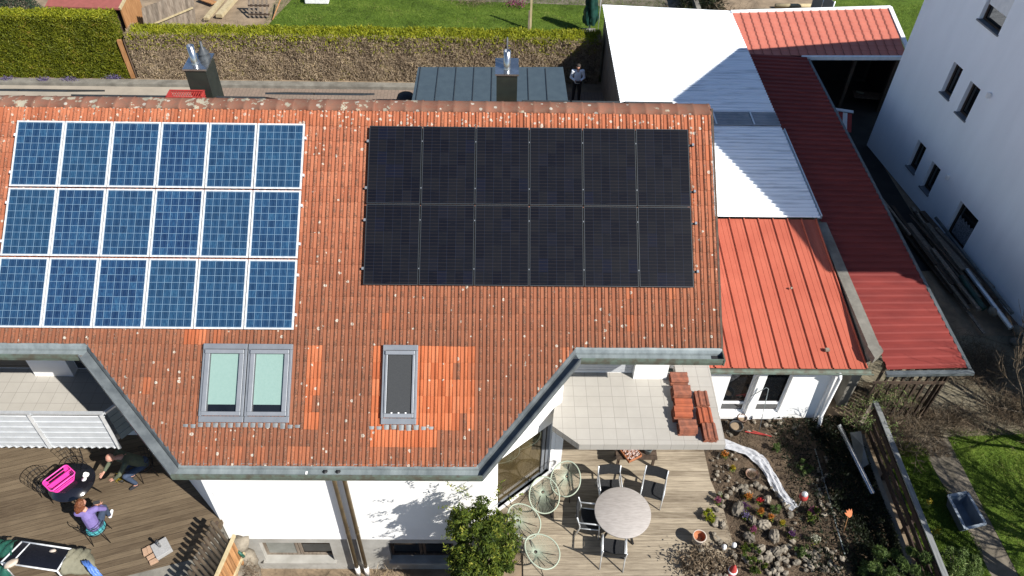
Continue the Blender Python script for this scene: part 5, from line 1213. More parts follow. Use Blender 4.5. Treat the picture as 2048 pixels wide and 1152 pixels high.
for (u, v, col, s, lab) in ((1497, 992, 'orange', .10, 'orange flowers at the top of the rock garden'), (1519, 1000, 'red', .07, 'bright red flower right of the orange flowers'), (1490, 1012, 'purple', .12, 'purple flowers against the tall rock'), (1492, 1030, 'lilac', .10, 'blue-violet flowers below the purple ones'), (1522, 1022, 'orange', .08, 'peach flowers in the middle of the rock garden'), (1542, 1033, 'orange', .07, 'small orange flowers on the big grey rock'), (1507, 1058, 'pink', .09, 'pink flowers at the foot of the pale flat rock'), (1437, 1000, 'pink', .09, 'dull pink flowers at the left edge of the garden'), (1440, 988, 'white', .05, 'tiny white flowers left of the orange flowers'), (1585, 1068, 'purple', .10, 'dark purple plant right of the rock garden'), (1631, 1077, 'white', .11, 'round white flower clump'), (1466, 935, 'yellow', .06, 'yellow flowers by the pebble ring'), (1450, 908, 'orange', .09, 'pale orange flowers in the pebble ring'), (1565, 1045, 'yellow', .07, 'yellow-green flowers right of the big rock'), (1627, 1022, 'pink', .12, 'pinkish flowering plant below the lantern')):
    c = at(u, v, .18); n = 170; t = thing('flower_clump', lab, 'flowers', (c.x, c.y, 0))
    P = np.array((c.x, c.y, .12))+rng.normal(0, .5, (n, 3))*np.array((s, s, s*.5)); A_, B_ = rnd_axes(n, .07, .018, .3); quads('leaves', P, A_, B_, rng.uniform(0, 1, n), MT['bush'], t)
    P = np.array((c.x, c.y, .2))+rng.normal(0, .42, (n, 3))*np.array((s, s, s*.35)); A_, B_ = rnd_axes(n, .045, .02, 0); quads('petals', P, A_, B_, rng.uniform(0, 1, n), PET[col], t)
for i, (u, v, s, mt, lab) in enumerate(((1552, 1016, .12, 'ltleaf', 'small round green plant right of the red flower'), (1610, 935, .2, 'ltleaf', 'fresh green leafy plant beside the upper stone row'), (1553, 895, .08, 'ltleaf', 'tiny pale green plant above the white fleece'), (1605, 1100, .22, 'ltleaf', 'bright green leafy plant at the lower edge of the garden'), (1500, 1105, .22, 'bush', 'green plant between the stones at the bottom'), (1518, 1128, .25, 'bush', 'dark green plant at the very bottom of the garden'), (1420, 1030, .16, 'hedgey', 'yellow-green moss cushion on the deck edge'), (1630, 1030, .2, 'bush', 'green shrub just below the red and white lantern'))):
    c = at(u, v, .15); crown('garden_plant', lab, 'plant', (c.x, c.y, -.02), (c.x, c.y, .14), (s, s, .14), 700, .09, .022, mt, 12, trunk=.006, seed=i+40, stems=3)
def cover_(x, y): return ((x > 3.75+.1*np.sin(y*3)) | (rng.uniform(size=len(x)) < .22)) & (x > 2.7) & (x < 4.92)
n = 26000; x = rng.uniform(2.6, 4.95, n); y = rng.uniform(-9, -2.5, n); k = cover_(x, y); x, y = x[k], y[k]; n = len(x)
P = np.stack([x, y, .04+.12*(1+np.sin(x*5+y*3))*.5+rng.uniform(0, .1, n)], 1); A_, B_ = rnd_axes(n, .09, .03); tag(quads('ground_cover', P, A_, B_, rng.uniform(0, .9, n), MT['dkleaf']), 'green ground cover in shade-darkened colour between the stone row and the low fence', 'ground cover', kind='stuff')
n = 7000; x = rng.uniform(.9, 3.6, n); y = rng.uniform(-7.5, -2.45, n); P = np.stack([x, y, np.full(n, .005)], 1)+rng.normal(0, .01, (n, 3)); A_, B_ = rnd_axes(n, .07, .012)
A_[:, 2] *= .3; tag(quads('plant_litter', P, A_, B_, rng.uniform(0, 1, n), MT['twig']), 'dry leaves and bits scattered over the garden soil', 'litter', kind='stuff')
n = 9000; q_ = rng.uniform(5.0, 7.2, n), rng.uniform(-3.6, -1.2, n); P = np.stack([q_[0], q_[1], np.full(n, .02)], 1); A_, B_ = rnd_axes(n, .14, .008, .2); tag(quads('dry_leaf_litter', P, A_, B_, rng.uniform(0, .8, n), MT['twig']), 'dry leaf litter and grass in front of the dark red carport', 'litter', kind='stuff')
for i, (x, y, sx, sy, n, lab) in enumerate(((9.0, -.6, 1.6, 1.1, 4200, 'tangled dry brushwood over the slabs at the foot of the timber pile'), (7.7, -2.5, 1.4, .6, 2200, 'dry twigs along the edge of the slabs above the lawn'), (5.7, -2.9, .9, .7, 2200, 'dry stalks and twigs below the front of the dark red carport'), (9.4, -2.2, 1.0, .9, 2200, 'grey brushwood at the right edge above the lawn'))):
    heap('brushwood', lab, 'brushwood', x, y, .12, sx, sy, .25, n, .38, .007, 'twig', .3)
n = 2600; x = rng.uniform(.95, 3.6, n); y = rng.uniform(-7, -2.5, n); P = np.stack([x, y, np.full(n, .05)], 1)+rng.normal(0, .02, (n, 3)); A_, B_ = rnd_axes(n, .2, .006, .3); tag(quads('dry_stalks', P, A_, B_, rng.uniform(0, .8, n), MT['twig']), 'thin dry stalks scattered through the garden bed', 'stalks', kind='stuff')
# fleece strip
pts = [at(u, v, .06) for (u, v) in ((1432, 882), (1462, 892), (1495, 903), (1520, 920), (1535, 940), (1548, 963), (1560, 985), (1575, 1003), (1590, 1018))]
m = MB(); vs = []; N = 44; NC = 11; R7 = random.Random(2)
for i in range(N+1):
    f = i/N*(len(pts)-1); k = min(int(f), len(pts)-2); p = pts[k].lerp(pts[k+1], f-k); d = (pts[k+1]-pts[k]).normalized(); s_ = Vector((-d.y, d.x, 0)); w_ = .15-.05*abs(i/N-.4)+.012*sin(i*.5)
    for j in range(NC): g_ = j/(NC-1)*2-1; vs.append(p+s_*(g_*w_)+Vector((R7.uniform(-.006, .006), R7.uniform(-.006, .006), .04*(1-g_*g_)+.016*sin(g_*8+i*.35)+.010*sin(i*.9+g_*3)+R7.uniform(0, .02))))
m.add(vs, [(i*NC+j, i*NC+j+1, (i+1)*NC+j+1, (i+1)*NC+j) for i in range(N) for j in range(NC-1)], .5, False); tag(m.build('fleece_strip', PM('fleece', (.56, .57, .60), (.46, .47, .50), 9, .9, 0, .6, bd=.03)), 'crumpled strip of white fleece curving across the garden soil', 'fleece')
def pot(u, v, z, r, h, mt, lab, nm='planter', cat='pot', soil=True):
    c = at(u, v, z); t = thing(nm, lab, cat, (c.x, c.y, 0)); m = MB(); m.lathe([(0, 0), (r*.75, 0), (r, h), (r*1.06, h), (r*1.06, h+.015), (r*.9, h+.01), (r*.85, h*.7)], (0, 0, .002), 24); m.build('pot', MT[mt], t, local=True)
    if soil: m = MB(); m.lathe([(r*.87, h*.8), (0, h*.82)], (0, 0, 0), 24); m.build('soil', MT['drysoil'], t, local=True)
pot(1472, 853, .25, .17, .28, 'dark', 'black plastic pot with dry soil beside the balcony corner'); pot(1484, 838, .15, .12, .2, 'rust', 'brown pot half behind the black plastic pot')
c = at(1505, 948, .1); t = thing('bowl', 'rusty shallow bowl of dead plants left of the white fleece', 'bowl', (c.x, c.y, 0)); m = MB(); m.lathe([(.12, 0), (.165, .10), (.175, .105), (.155, .095), (.12, .03), (0, .03)], (0, 0, .003), 28); m.build('bowl', MT['rust'], t, local=True)
n = 260; P = rng.normal(0, .05, (n, 3))+np.array((c.x, c.y, .07)); P[:, 2] = .07+rng.uniform(-.02, .03, n); A_, B_ = rnd_axes(n, .1, .006); quads('dead_leaves', P, A_, B_, rng.uniform(0, .7, n), MT['twig'], t)
# lantern, rusty flower ornament, cone
c = at(1609, 990, .7); t = thing('garden_lantern', 'red and white ball ornament on a thin stick in the garden', 'ornament', (c.x, c.y, 0))
m = MB(); m.tube([(0, 0, 0), (0, 0, .62)], .008, 6); m.build('stick', MT['alu'], t, local=True); m = MB(); m.lathe([(0, .50), (.07, .52), (.105, .60), (.095, .68), (.07, .715)], (0, 0, 0), 20); m.build('red_lower_half', MT['redpl'], t, local=True); m = MB(); m.lathe([(.072, .715), (.07, .76), (.04, .80), (0, .81)], (0, 0, 0), 20); m.build('silver_top', MT['alu'], t, local=True)
b = at(1685, 1072, 0); t = thing('garden_ornament', 'rusty flat tulip-shaped ornament on a slanting stick', 'ornament', tuple(b)); tp_ = at(1697, 1030, .75)
m = MB(); m.tube([b, tp_], .007, 6); m.build('stick', MT['woodo'], t); m = MB(); poly = [(-.03, -.08), (.04, -.07), (.10, .0), (.11, .08), (.06, .05), (.05, .11), (.0, .07), (-.04, .12), (-.05, .05), (-.11, .08), (-.09, 0)]
Mo = Matrix.Translation(tp_+Vector((0, 0, .05))) @ Matrix.Rotation(.5, 4, 'Z') @ Matrix.Rotation(.7, 4, 'X'); m.prism(poly, -.006, .006, M=Mo); m.build('flower', MT['orange'], t)
c = at(1466, 1140, .3); t = thing('garden_ornament', 'red pointed ornament with a white band at the bottom of the picture', 'ornament', (c.x, c.y, 0))
m = MB(); m.lathe([(.10, 0), (.10, .25), (.0, .25)], (0, 0, 0), 20); m.build('lower_body', MT['redpl'], t, local=True); m = MB(); m.lathe([(.105, .25), (.105, .30), (.09, .305)], (0, 0, 0), 20); m.build('white_band', MT['white'], t, local=True); m = MB(); m.lathe([(.09, .30), (.06, .42), (.02, .52), (0, .53)], (0, 0, 0), 20); m.build('pointed_cap', MT['redpl'], t, local=True)
for i, (u, v) in enumerate(((1450, 1090), (1470, 1086))):
    c = at(u, v, .3); m = MB(); m.blob((c.x, c.y, .2), .06, (1, 1, 1.5), .02, sub=2); tag(m.build('garden_egg', MT['wht']), ['left one of two pale egg ornaments at the foot of the rock garden', 'right one of two pale egg ornaments at the foot of the rock garden'][i], 'ornament')
# garden stake, red bars, pipe, steel pieces
b = at(1518, 862, 0); tp_ = aty(1537, 778, -2.62); m = MB(); m.tube([b, tp_, tp_+Vector((-.05, .03, .02)), tp_+Vector((-.3, .15, -.5))], .01, 6); tag(m.build('hooked_rod', MT['zinc']), 'thin bent metal rod standing before the glazed outbuilding', 'rod')
for i, (p, q) in enumerate((((1490, 863), (1530, 870)), ((1505, 862), (1543, 873)))):
    m = MB(); m.beam(at(*p, .06), at(*q, .06+.03*i), .025, .02); tag(m.build('red_bar', MT['redpl']), ['left', 'right'][i]+' thin red bar lying below the glazed outbuilding', 'bar')
m = MB(); m.tube([at(1630, 898, .05), at(1655, 985, .05), at(1672, 1050, .05), at(1690, 1110, .05)], .016, 6); tag(m.build('edging_pipe', MT['zinc']), 'thin grey pipe edging the stone row in the garden', 'pipe')
a = at(1677, 848, .5); b = at(1745, 985, .45); t = thing('metal_gutter', 'loose length of shiny metal gutter leaning in the dark planting', 'gutter', tuple((a+b)/2))
m = MB(); d = (b-a).normalized(); s_ = Vector((-d.y, d.x, 0)); vs = []
for p in (a, b):
    for j in range(7): an = pi+pi*j/6; vs.append(p+s_*(.06*cos(an))+Vector((0, 0, .06*sin(an))))
m.add(vs, [(j, j+1, j+8, j+7) for j in range(6)], .5, True); m.build('gutter', MT['steel'], t)
a = at(1705, 862, .4); m = MB(); P = [at(u, v, z) for u, v, z in ((1700, 865, .35), (1722, 862, .5), (1728, 893, .5), (1738, 928, .35), (1722, 938, .2), (1708, 905, .15))]
m.add([P[0], P[1], P[2], P[5]], [(0, 1, 2, 3)]); m.add([P[2]+Vector((0, 0, .002)), P[3], P[4], P[5]+Vector((0, 0, .002))], [(0, 1, 2, 3)]); o = m.build('bent_sheet_metal', MT['zincdark']); sm = o.modifiers.new('solid', 'SOLIDIFY'); sm.thickness = .01; tag(o, 'bent dark sheet of metal beside the loose shiny gutter', 'sheet metal')
# low board fence
MT['fboard'] = PM('dark_brown_board', (.055, .032, .024), (.03, .02, .016), 3, .85, 0, .3)
t = thing('board_fence', 'low fence of dark horizontal boards with a grey top rail in the right garden', 'fence', (5.2, -4.8, 0))
for y in (-2.75, -4.3, -5.75, -7.2): m = MB(); m.box((5.14, y, 0), (5.24, y+.1, 1.0)); m.build('post', MT['wood'], t)
for (z0, z1) in ((.80, .96), (.50, .66), (.2, .36)): m = MB(); m.box((5.11, -7.5, z0), (5.137, -2.6, z1)); m.build('board', MT['fboard'], t)
m = MB(); m.box((5.12, -7.5, 1.0), (5.25, -2.6, 1.035)); m.build('top_rail', PM('blue_grey_wood', (.26, .27, .27), (.17, .18, .18), 4, .85, 0, .3, stretch=(6, .6, 6)), t)
m = MB(); m.beam((4.75, -3.1, .75), (5.15, -2.62, 1.0), .09, .04); m.build('brace', MT['woodg'], t)
m = MB(); m.box((4.93, -6.6, -.05), (5.06, -3.0, .14)); tag(m.build('concrete_edging', MT['conc']), 'pale concrete edging strip at the foot of the low board fence', 'edging')
# trough
q = [at(1896, 992, .34), at(1934, 985, .34), at(1971, 1048, .34), at(1930, 1058, .34)]; t = thing('trough', 'blue-grey rectangular plastic trough on the grass by the path', 'trough', tuple(sum(q, Vector())/4*1.0))
t.location.z = 0; WM[t.name] = Matrix.Translation(t.location); cen = sum(q, Vector())/4
m = MB(); o4 = q; i4 = [cen+(p-cen)*.88 for p in q]; bo = [Vector((*(cen+(p-cen)*.80).xy, .02)) for p in q]; bi = [Vector((*(cen+(p-cen)*.72).xy, .05)) for p in q]
vs = o4+i4+bo+bi; fs = []
for k in range(4): n_ = (k+1) % 4; fs += [(k, n_, 4+n_, 4+k), (k, 8+k, 8+n_, n_), (4+k, 4+n_, 12+n_, 12+k)]
fs += [(12, 13, 14, 15), (8, 11, 10, 9)]; m.add(vs, fs); m.build('tub', PM('blue_grey_plastic', (.16, .20, .25), (.13, .165, .21), 5, .5), t)
m = MB(); 
for k in range(4): m.beam(q[k]+Vector((0, 0, .01)), q[(k+1) % 4]+Vector((0, 0, .01)), .06, .03)
m.build('rim', PM('pale_blue_plastic', (.33, .38, .44), (.28, .33, .38), 5, .5), t)
for i, (u, v) in enumerate(((1858, 1005), (1874, 1062))):
    c = at(u, v, .2); t = thing('daffodil', ['yellow daffodils left of the trough, upper clump', 'yellow daffodils near the fence, lower clump'][i], 'flowers', (c.x, c.y, 0)); n = 60
    P = np.array((c.x, c.y, .1))+rng.normal(0, .04, (n, 3)); A_, B_ = rnd_axes(n, .2, .008, 2); quads('leaves', P, A_, B_, rng.uniform(.3, 1, n), MT['ltleaf'], t); P = np.array((c.x, c.y, .22))+rng.normal(0, .035, (n, 3)); A_, B_ = rnd_axes(n, .05, .02); quads('petals', P, A_, B_, rng.uniform(0, 1, n), PET['yellow'], t)
# shrubs and bare tree
crown('shrub', 'light green leafy shrub at the bottom right in front of the low fence', 'shrub', (4.9, -7.2, 0), (4.7, -6.75, .42), (1.15, .45, .5), 9000, .12, .02, 'ltleaf', 40, seed=5, trunk=.02, up=.8, stems=12)
crown('shrub', 'second light green shrub behind the end of the low fence at the bottom right', 'shrub', (5.7, -7.1, 0), (5.75, -6.75, .4), (.6, .45, .45), 4500, .12, .018, 'ltleaf', 24, seed=6, trunk=.02, up=.8, stems=9)
def bare(name, label, base, dirs, L0, depth, r0, seed, leaf=None, spread=.5, shrink=.74, up=.06, cat='tree', kids=(2, 3), taper=.62):
    rr = random.Random(seed); t = thing(name, label, cat, tuple(base)); mt_ = MB(); mb = MB(); mf = MB(); tips = []
    def grow(p, d, L, r, k):
        r = max(r, .0065); pts = [p.copy()]; rs = [r]; q = p.copy()
        for s_ in range(4):
            d = (d+Vector((rr.uniform(-.14, .14), rr.uniform(-.14, .14), rr.uniform(-.08, .1)+up*.3))).normalized(); q = q+d*(L/4); pts.append(q.copy()); rs.append(r*(1-.1*(s_+1)))
        (mt_ if k == depth else (mb if k > 1 else mf)).tube(pts, rs, 8 if k > depth-2 else (5 if k > 1 else 3), rr.random())
        if k == 0: tips.append(q); return
        for _ in range(rr.randint(*kids)+(1 if k < depth-1 else 0)):
            s_ = rr.randint(1, 4); nd = (d+Vector((rr.gauss(0, spread), rr.gauss(0, spread), rr.gauss(0, spread*.7)+up))).normalized(); grow(pts[s_], nd, L*shrink*rr.uniform(.75, 1.1), rs[s_]*taper, k-1)
        grow(pts[-1], d, L*shrink, rs[-1]*.8, k-1)
    for dv in dirs: grow(Vector(base), Vector(dv).normalized(), L0, r0, depth)
    mt_.build('trunk', MT['bark'], t); mb.build('branches', MT['bark'], t); mf.build('twigs', MT['twig'], t)
    if leaf:
        T = np.array([tuple(x) for x in tips]); n = leaf[0]; k = rng.integers(0, len(T), n); P = T[k]+rng.normal(0, .05, (n, 3)); A_, B_ = rnd_axes(n, .06, .018); quads('crown_leaves', P, A_, B_, rng.uniform(.2, 1, n), MT[leaf[1]], t)
    return t
bare('bare_tree', 'leafless tree reaching in from the right edge over the garden lawn', (11.6, -8.0, 0), [(-.15, .15, 1), (-.5, .4, 1)], 1.9, 5, .17, 4, spread=.55, shrink=.78, kids=(2, 3), taper=.74)
bare('bare_tree', 'leafless tree standing right of the stone slabs near the apartment house', (11.4, -4.4, 0), [(-.75, .35, 1), (-.45, .55, 1), (-.2, .1, 1)], 2.0, 5, .11, 14, spread=.55, shrink=.76, kids=(1, 2), taper=.68)
bare('bare_shrub', 'tangled leafless shrub at the right edge above the stone slabs', (9.6, -2.6, 0), [(-.3, .3, 1), (-.5, -.1, .9), (-.2, .5, .9), (-.4, .5, 1), (.1, .1, 1)], 1.25, 4, .025, 9, spread=.42, shrink=.74, cat='shrub', kids=(1, 2))
crown('evergreen', 'dark evergreen tree just outside the lower right corner shading the garden', 'tree', (8.9, -8.2, 0), (8.2, -7.0, 4.4), (.8, 1.4, 1.2), 16000, .14, .04, 'bush', 60, trunk=.08, seed=77, stems=9)
bare('climbing_shrub', 'twiggy shrub with small yellow-green leaves below the end of the concrete wall', (5.1, -2.75, 0), [(-.1, .1, 1), (.5, .1, .8), (.2, -.5, .8), (-.4, -.2, .9)], .6, 4, .02, 12, leaf=(1500, 'ltleaf'), spread=.55, cat='shrub', kids=(1, 2))
bare('bare_shrub', 'small leafless shrub on the grass behind the low board fence', (6.0, -3.4, 0), [(0, 0, 1), (.5, .2, .8), (-.5, .2, .8), (.1, -.6, .8)], .5, 4, .012, 15, spread=.6, cat='shrub', kids=(1, 2))
bare('bare_tree', 'leafless tree behind the coral red roof shading the grass', (15.5, 16.0, 0), [(0, 0, 1)], 2.0, 5, .12, 8, spread=.5, kids=(1, 2))
# ================================================================== PEOPLE
def caps(mb, chain, n=10):
    """tapered capsules along a list of (point, radius)"""
    for (p, r), (q, s) in zip(chain[:-1], chain[1:]):
        p = Vector(p); q = Vector(q); d = q-p; L = d.length
        if L < 1e-5: continue
        d.normalize(); prof = [(r*cos(a), -r*sin(a)) for a in (pi/2, pi/3, pi/6)]+[(r, 0), (s, L)]+[(s*cos(a), L+s*sin(a)) for a in (pi/6, pi/3, pi/2)]
        prof = [(max(a, 1e-4), b) for a, b in prof]; mb.lathe(prof, p, n, ax=d)
def meld(mb, name, mat, parent, vox):
    o = mb.build(name, mat, parent); r = o.modifiers.new('remesh', 'REMESH'); r.mode = 'VOXEL'; r.voxel_size = vox; r.use_smooth_shade = True
    s = o.modifiers.new('smooth', 'SMOOTH'); s.iterations = 3; s.factor = .4; return o
def hand(mb, w, d, up_, side, curl=.5):
    """palm, four fingers of unequal length and a thumb; w wrist, d hand direction, up_ back of hand"""
    w = Vector(w); d = Vector(d).normalized(); up_ = Vector(up_); up_ = (up_-d*up_.dot(d)).normalized(); s = d.cross(up_)*side
    pc = w+d*.045
    for k in (-1, 0, 1): caps(mb, [(w+s*k*.012, .017), (w+d*.085+s*k*.023, .014)], 8)
    for k, L in zip((-1.5, -.5, .5, 1.5), (.058, .074, .070, .056)):
        b = w+d*.088+s*(k*.0185); m1 = b+(d-up_*curl*.5).normalized()*L*.5; m2 = m1+(d-up_*curl*1.6).normalized()*L*.45; caps(mb, [(b, .0095), (m1, .0088), (m2, .0075)], 7)
    b = w+d*.025-s*.028; m1 = b+(d*.7-s*.8).normalized()*.04; caps(mb, [(b, .013), (m1, .0105), (m1+(d-s*.2-up_*.3).normalized()*.03, .009)], 7)
def person(label, J, look, clothes, hair, faceup=(0, 0, 1), shoes='asph'):
    t = thing('person', label, 'person', (J['pel'][0], J['pel'][1], 0)); V_ = {k: Vector(v) for k, v in J.items()}; look = Vector(look).normalized()
    up_ = (Vector(faceup)-look*Vector(faceup).dot(look)).normalized(); sd = look.cross(up_)
    H = V_['head']; b = MB()
    caps(b, [(V_['pel'], .125), (V_['che'], .135), (V_['nec'], .06)]); caps(b, [(V_['shR'], .062), (V_['che']+Vector((0, 0, .08)), .085), (V_['shL'], .062)])
    caps(b, [(V_['nec']-Vector((0, 0, .02)), .052), (H-up_*.06, .050)])
    for s in 'LR':
        caps(b, [(V_['sh'+s], .052), (V_['el'+s], .040), (V_['wr'+s], .026)]); caps(b, [(V_['hi'+s], .088), (V_['kn'+s], .058), (V_['an'+s], .036)])
        caps(b, [(V_['an'+s]-Vector((0, 0, .03)), .038), (V_['an'+s]+Vector(J['toe'])*.16-Vector((0, 0, .045)), .03)])
        hd = Vector(J['hd'+s]); hand(b, V_['wr'+s], hd, Vector((0, 0, 1)), 1 if s == 'L' else -1)
    hm = [(H+up_*.03-look*.01, .092), (H+up_*.02+look*.02, .085)]; caps(b, hm, 14); caps(b, [(H+look*.04-up_*.03, .066), (H+look*.052-up_*.075, .040)], 12)
    caps(b, [(H+look*.10+up_*.01, .012), (H+look*.118-up_*.02, .015)], 8)
    for s in (-1, 1): caps(b, [(H+sd*s*.088+up_*.02, .014), (H+sd*s*.09-up_*.02, .012)], 8)
    caps(b, [(H+look*.085-up_*.055-sd*.02, .011), (H+look*.085-up_*.055+sd*.02, .011)], 6)
    body = meld(b, 'body', MT['skin'], t, .0085)
    e = MB()
    for s in (-1, 1): e.blob(H+look*.097+sd*s*.032+up_*.012, .011, jit=0)
    e.build('eyes', MT['dark'], t)
    c = MB(); caps(c, [(V_['pel'], .14), (V_['che'], .15), (V_['nec']-Vector((0, 0, .05)), .075)]); caps(c, [(V_['shR'], .074), (V_['che']+Vector((0, 0, .07)), .095), (V_['shL'], .074)])
    for s in 'LR':
        e2 = V_['el'+s].lerp(V_['wr'+s], .82 if clothes[2] else .1); caps(c, [(V_['sh'+s], .066), (V_['el'+s], .052), (e2, .040)])
    meld(c, clothes[3], MT[clothes[0]], t, .012)
    c = MB(); caps(c, [(V_['pel']-Vector((0, 0, .02)), .137), (V_['pel']+Vector((0, 0, .06)), .132)])
    for s in 'LR': caps(c, [(V_['hi'+s], .098), (V_['kn'+s], .070), (V_['an'+s]+Vector((0, 0, .04)), .05)])
    meld(c, 'trousers', MT[clothes[1]], t, .012)
    c = MB()
    for s in 'LR': caps(c, [(V_['an'+s]-Vector((0, 0, .04)), .045), (V_['an'+s]+Vector(J['toe'])*.17-Vector((0, 0, .05)), .038)])
    meld(c, 'shoes', MT[shoes], t, .01)
    if hair:
        h = MB(); caps(h, [(H+up_*.05-look*.03, .092), (H+up_*.01-look*.045, .088)], 14)
        if hair == 'long': caps(h, [(H-look*.04, .10), (H-up_*.14-look*.06, .095), (H-up_*.24-look*.05, .06)], 12); [caps(h, [(H+sd*s*.075+up_*.02-look*.01, .035), (H+sd*s*.09-up_*.16, .03)], 8) for s in (-1, 1)]
        o = meld(h, 'hair', MT['hair' if hair == 'long' else 'hairg'], t, .010)
        if hair == 'long': tx = bpy.data.textures.new('curls', 'CLOUDS'); tx.noise_scale = .03; dp = o.modifiers.new('curls', 'DISPLACE'); dp.texture = tx; dp.strength = .04
    return t
# man leaning over the black table (bald, olive pullover, jeans)
person('bald man in an olive pullover and jeans leaning forward over the black round table', dict(pel=(-13.14, -4.22, .52), che=(-13.36, -4.36, .92), nec=(-13.50, -4.44, 1.08), head=(-13.62, -4.51, 1.17), shL=(-13.30, -4.58, 1.02), shR=(-13.58, -4.22, 1.02), elL=(-13.42, -4.78, .86), elR=(-13.78, -4.42, .84), wrL=(-13.56, -4.84, .76), wrR=(-13.86, -4.66, .775), hiL=(-13.16, -4.33, .50), hiR=(-13.28, -4.17, .50), knL=(-13.46, -4.60, .50), knR=(-13.58, -4.34, .50), anL=(-13.34, -4.56, .08), anR=(-13.50, -4.30, .08), toe=(-.7, -.6, 0), hdL=(-.8, .1, -.1), hdR=(-.3, -.9, -.05)), (-.62, -.45, -.65), ('olive', 'jeans', True, 'pullover'), None, faceup=(-.5, -.35, .6))
# woman seated with her back to the camera
person('auburn-haired woman in a purple jumper sitting on a wire chair with a phone', dict(pel=(-13.72, -5.92, .52), che=(-13.76, -5.84, .90), nec=(-13.80, -5.78, 1.06), head=(-13.85, -5.72, 1.18), shL=(-13.95, -5.86, 1.00), shR=(-13.58, -5.74, 1.00), elL=(-13.98, -5.70, .76), elR=(-13.50, -5.62, .78), wrL=(-13.82, -5.55, .74), wrR=(-13.64, -5.52, .76), hiL=(-13.82, -5.88, .50), hiR=(-13.64, -5.86, .50), knL=(-13.90, -5.46, .50), knR=(-13.68, -5.42, .50), anL=(-13.92, -5.62, .08), anR=(-13.70, -5.40, .08), toe=(-.1, .9, 0), hdL=(.7, .5, 0), hdR=(-.5, .7, 0)), (.45, .75, -.35), ('purple', 'jeans', True, 'jumper'), 'long', shoes='wht')
# man standing in the shade, white shirt
bx, by = -1.52, 12.95
person('man in a white shirt and dark trousers standing in the shade holding a dark controller', dict(pel=(bx, by, .93), che=(bx, by, 1.27), nec=(bx, by-.01, 1.47), head=(bx, by-.06, 1.60), shL=(bx+.19, by, 1.40), shR=(bx-.19, by, 1.40), elL=(bx+.26, by-.02, 1.13), elR=(bx-.26, by-.02, 1.13), wrL=(bx+.09, by-.24, 1.10), wrR=(bx-.09, by-.24, 1.10), hiL=(bx+.09, by, .90), hiR=(bx-.09, by, .90), knL=(bx+.11, by-.03, .50), knR=(bx-.11, by-.01, .50), anL=(bx+.12, by, .08), anR=(bx-.12, by, .08), toe=(0, -1, 0), hdL=(-.7, -.6, 0), hdR=(.7, -.6, 0)), (0, -.75, -.6), ('shirt', 'asph', True, 'shirt'), 'short')
m = MB(); m.box((bx-.09, by-.36, 1.08), (bx+.09, by-.27, 1.12)); tag(m.build('drone_controller', MT['dark'], bevel=.01), 'dark remote controller in the hands of the man in the white shirt', 'controller')
m = MB(); c = Vector((-13.73, -5.47, .80)); m.box((-.075, -.04, -.005), (.075, .04, .005), M=Matrix.Translation(c) @ Matrix.Rotation(.3, 4, 'Z') @ Matrix.Rotation(.5, 4, 'X')); tag(m.build('phone', MT['dark'], bevel=.004), 'dark phone held by the woman in the purple jumper', 'phone')
# ================================================================== LEFT TERRACE OBJECTS
t = thing('round_table', 'black round garden table on the left terrace', 'table', (-14.54, -4.90, 0)); m = MB(); m.lathe([(0, .70), (.50, .70), (.52, .705), (.52, .725), (0, .727)], (-14.54, -4.90, 0), 56); m.build('tabletop', MT['glasst'], t)
for a in (.4, 2.0, 3.5, 5.1): m = MB(); d = Vector((cos(a), sin(a), 0)); c = Vector((-14.54, -4.9, 0)); m.tube([c+d*.42, c+d*.30+Vector((0, 0, .4)), c+d*.40+Vector((0, 0, .70))], .013, 6); m.build('leg', MT['blackmetal'], t)
def wire_chair(label, loc, rz, cushion=None):
    t = thing('wire_chair', label, 'chair', loc, rz, 'black wire chairs on the left terrace')
    m = MB(); ring_ = [(.22*cos(a), .22*sin(a), .45) for a in np.linspace(0, 2*pi, 24, endpoint=False)]; m.tube(ring_, .010, 6, closed=True)
    for k in range(-4, 5): y = k*.048; w = sqrt(max(.22**2-y*y, 0)); m.tube([(-w, y, .45), (w, y, .45)], .004, 4)
    m.build('seat', MT['blackmetal'], t, local=True)
    m = MB()
    for z, r in ((.82, .27), (.68, .255), (.56, .24)): m.tube([(r*cos(a), r*sin(a)*.95-.03, z) for a in np.linspace(pi+.15, 2*pi-.15, 16)], .009 if z > .8 else .005, 6)
    for a in np.linspace(pi+.2, 2*pi-.2, 8): m.tube([(.22*cos(a), .22*sin(a), .45), (.27*cos(a), .27*sin(a)*.95-.03, .82)], .005, 4)
    m.build('backrest', MT['blackmetal'], t, local=True)
    for a in (pi/4, 3*pi/4, 5*pi/4, 7*pi/4): m = MB(); m.tube([(.2*cos(a), .2*sin(a), .45), (.26*cos(a), .26*sin(a), 0)], .009, 6); m.build('leg', MT['blackmetal'], t, local=True)
    if cushion: m = MB(); m.lathe([(0, .456), (.2, .458), (.215, .475), (.2, .492), (0, .50)], (0, 0, 0), 28); m.build('cushion', MT[cushion], t, local=True)
    return t
wire_chair('empty black wire chair above the pink basket', (-14.86, -4.22, 0), radians(172)+0.0)
wire_chair('empty black wire chair left of the pink basket', (-15.28, -4.80, 0), radians(228)+.3)
wire_chair('black wire chair with a turquoise cushion under the woman in purple', (-13.70, -5.92, 0), .25, 'teal')
wire_chair('black wire chair in the dark shade under the bald man', (-13.16, -4.24, 0), radians(125))
t = thing('laundry_basket', 'bright pink slatted laundry basket on the black round table', 'basket', (-14.74, -4.93, .727), .92)
def rrect(a, b, r, n=6):
    return [(sx*(a-r)+r*cos(t0+q*pi/2/n), sy*(b-r)+r*sin(t0+q*pi/2/n)) for (sx, sy, t0) in ((1, 1, 0), (-1, 1, pi/2), (-1, -1, pi), (1, -1, 3*pi/2)) for q in range(n+1)]
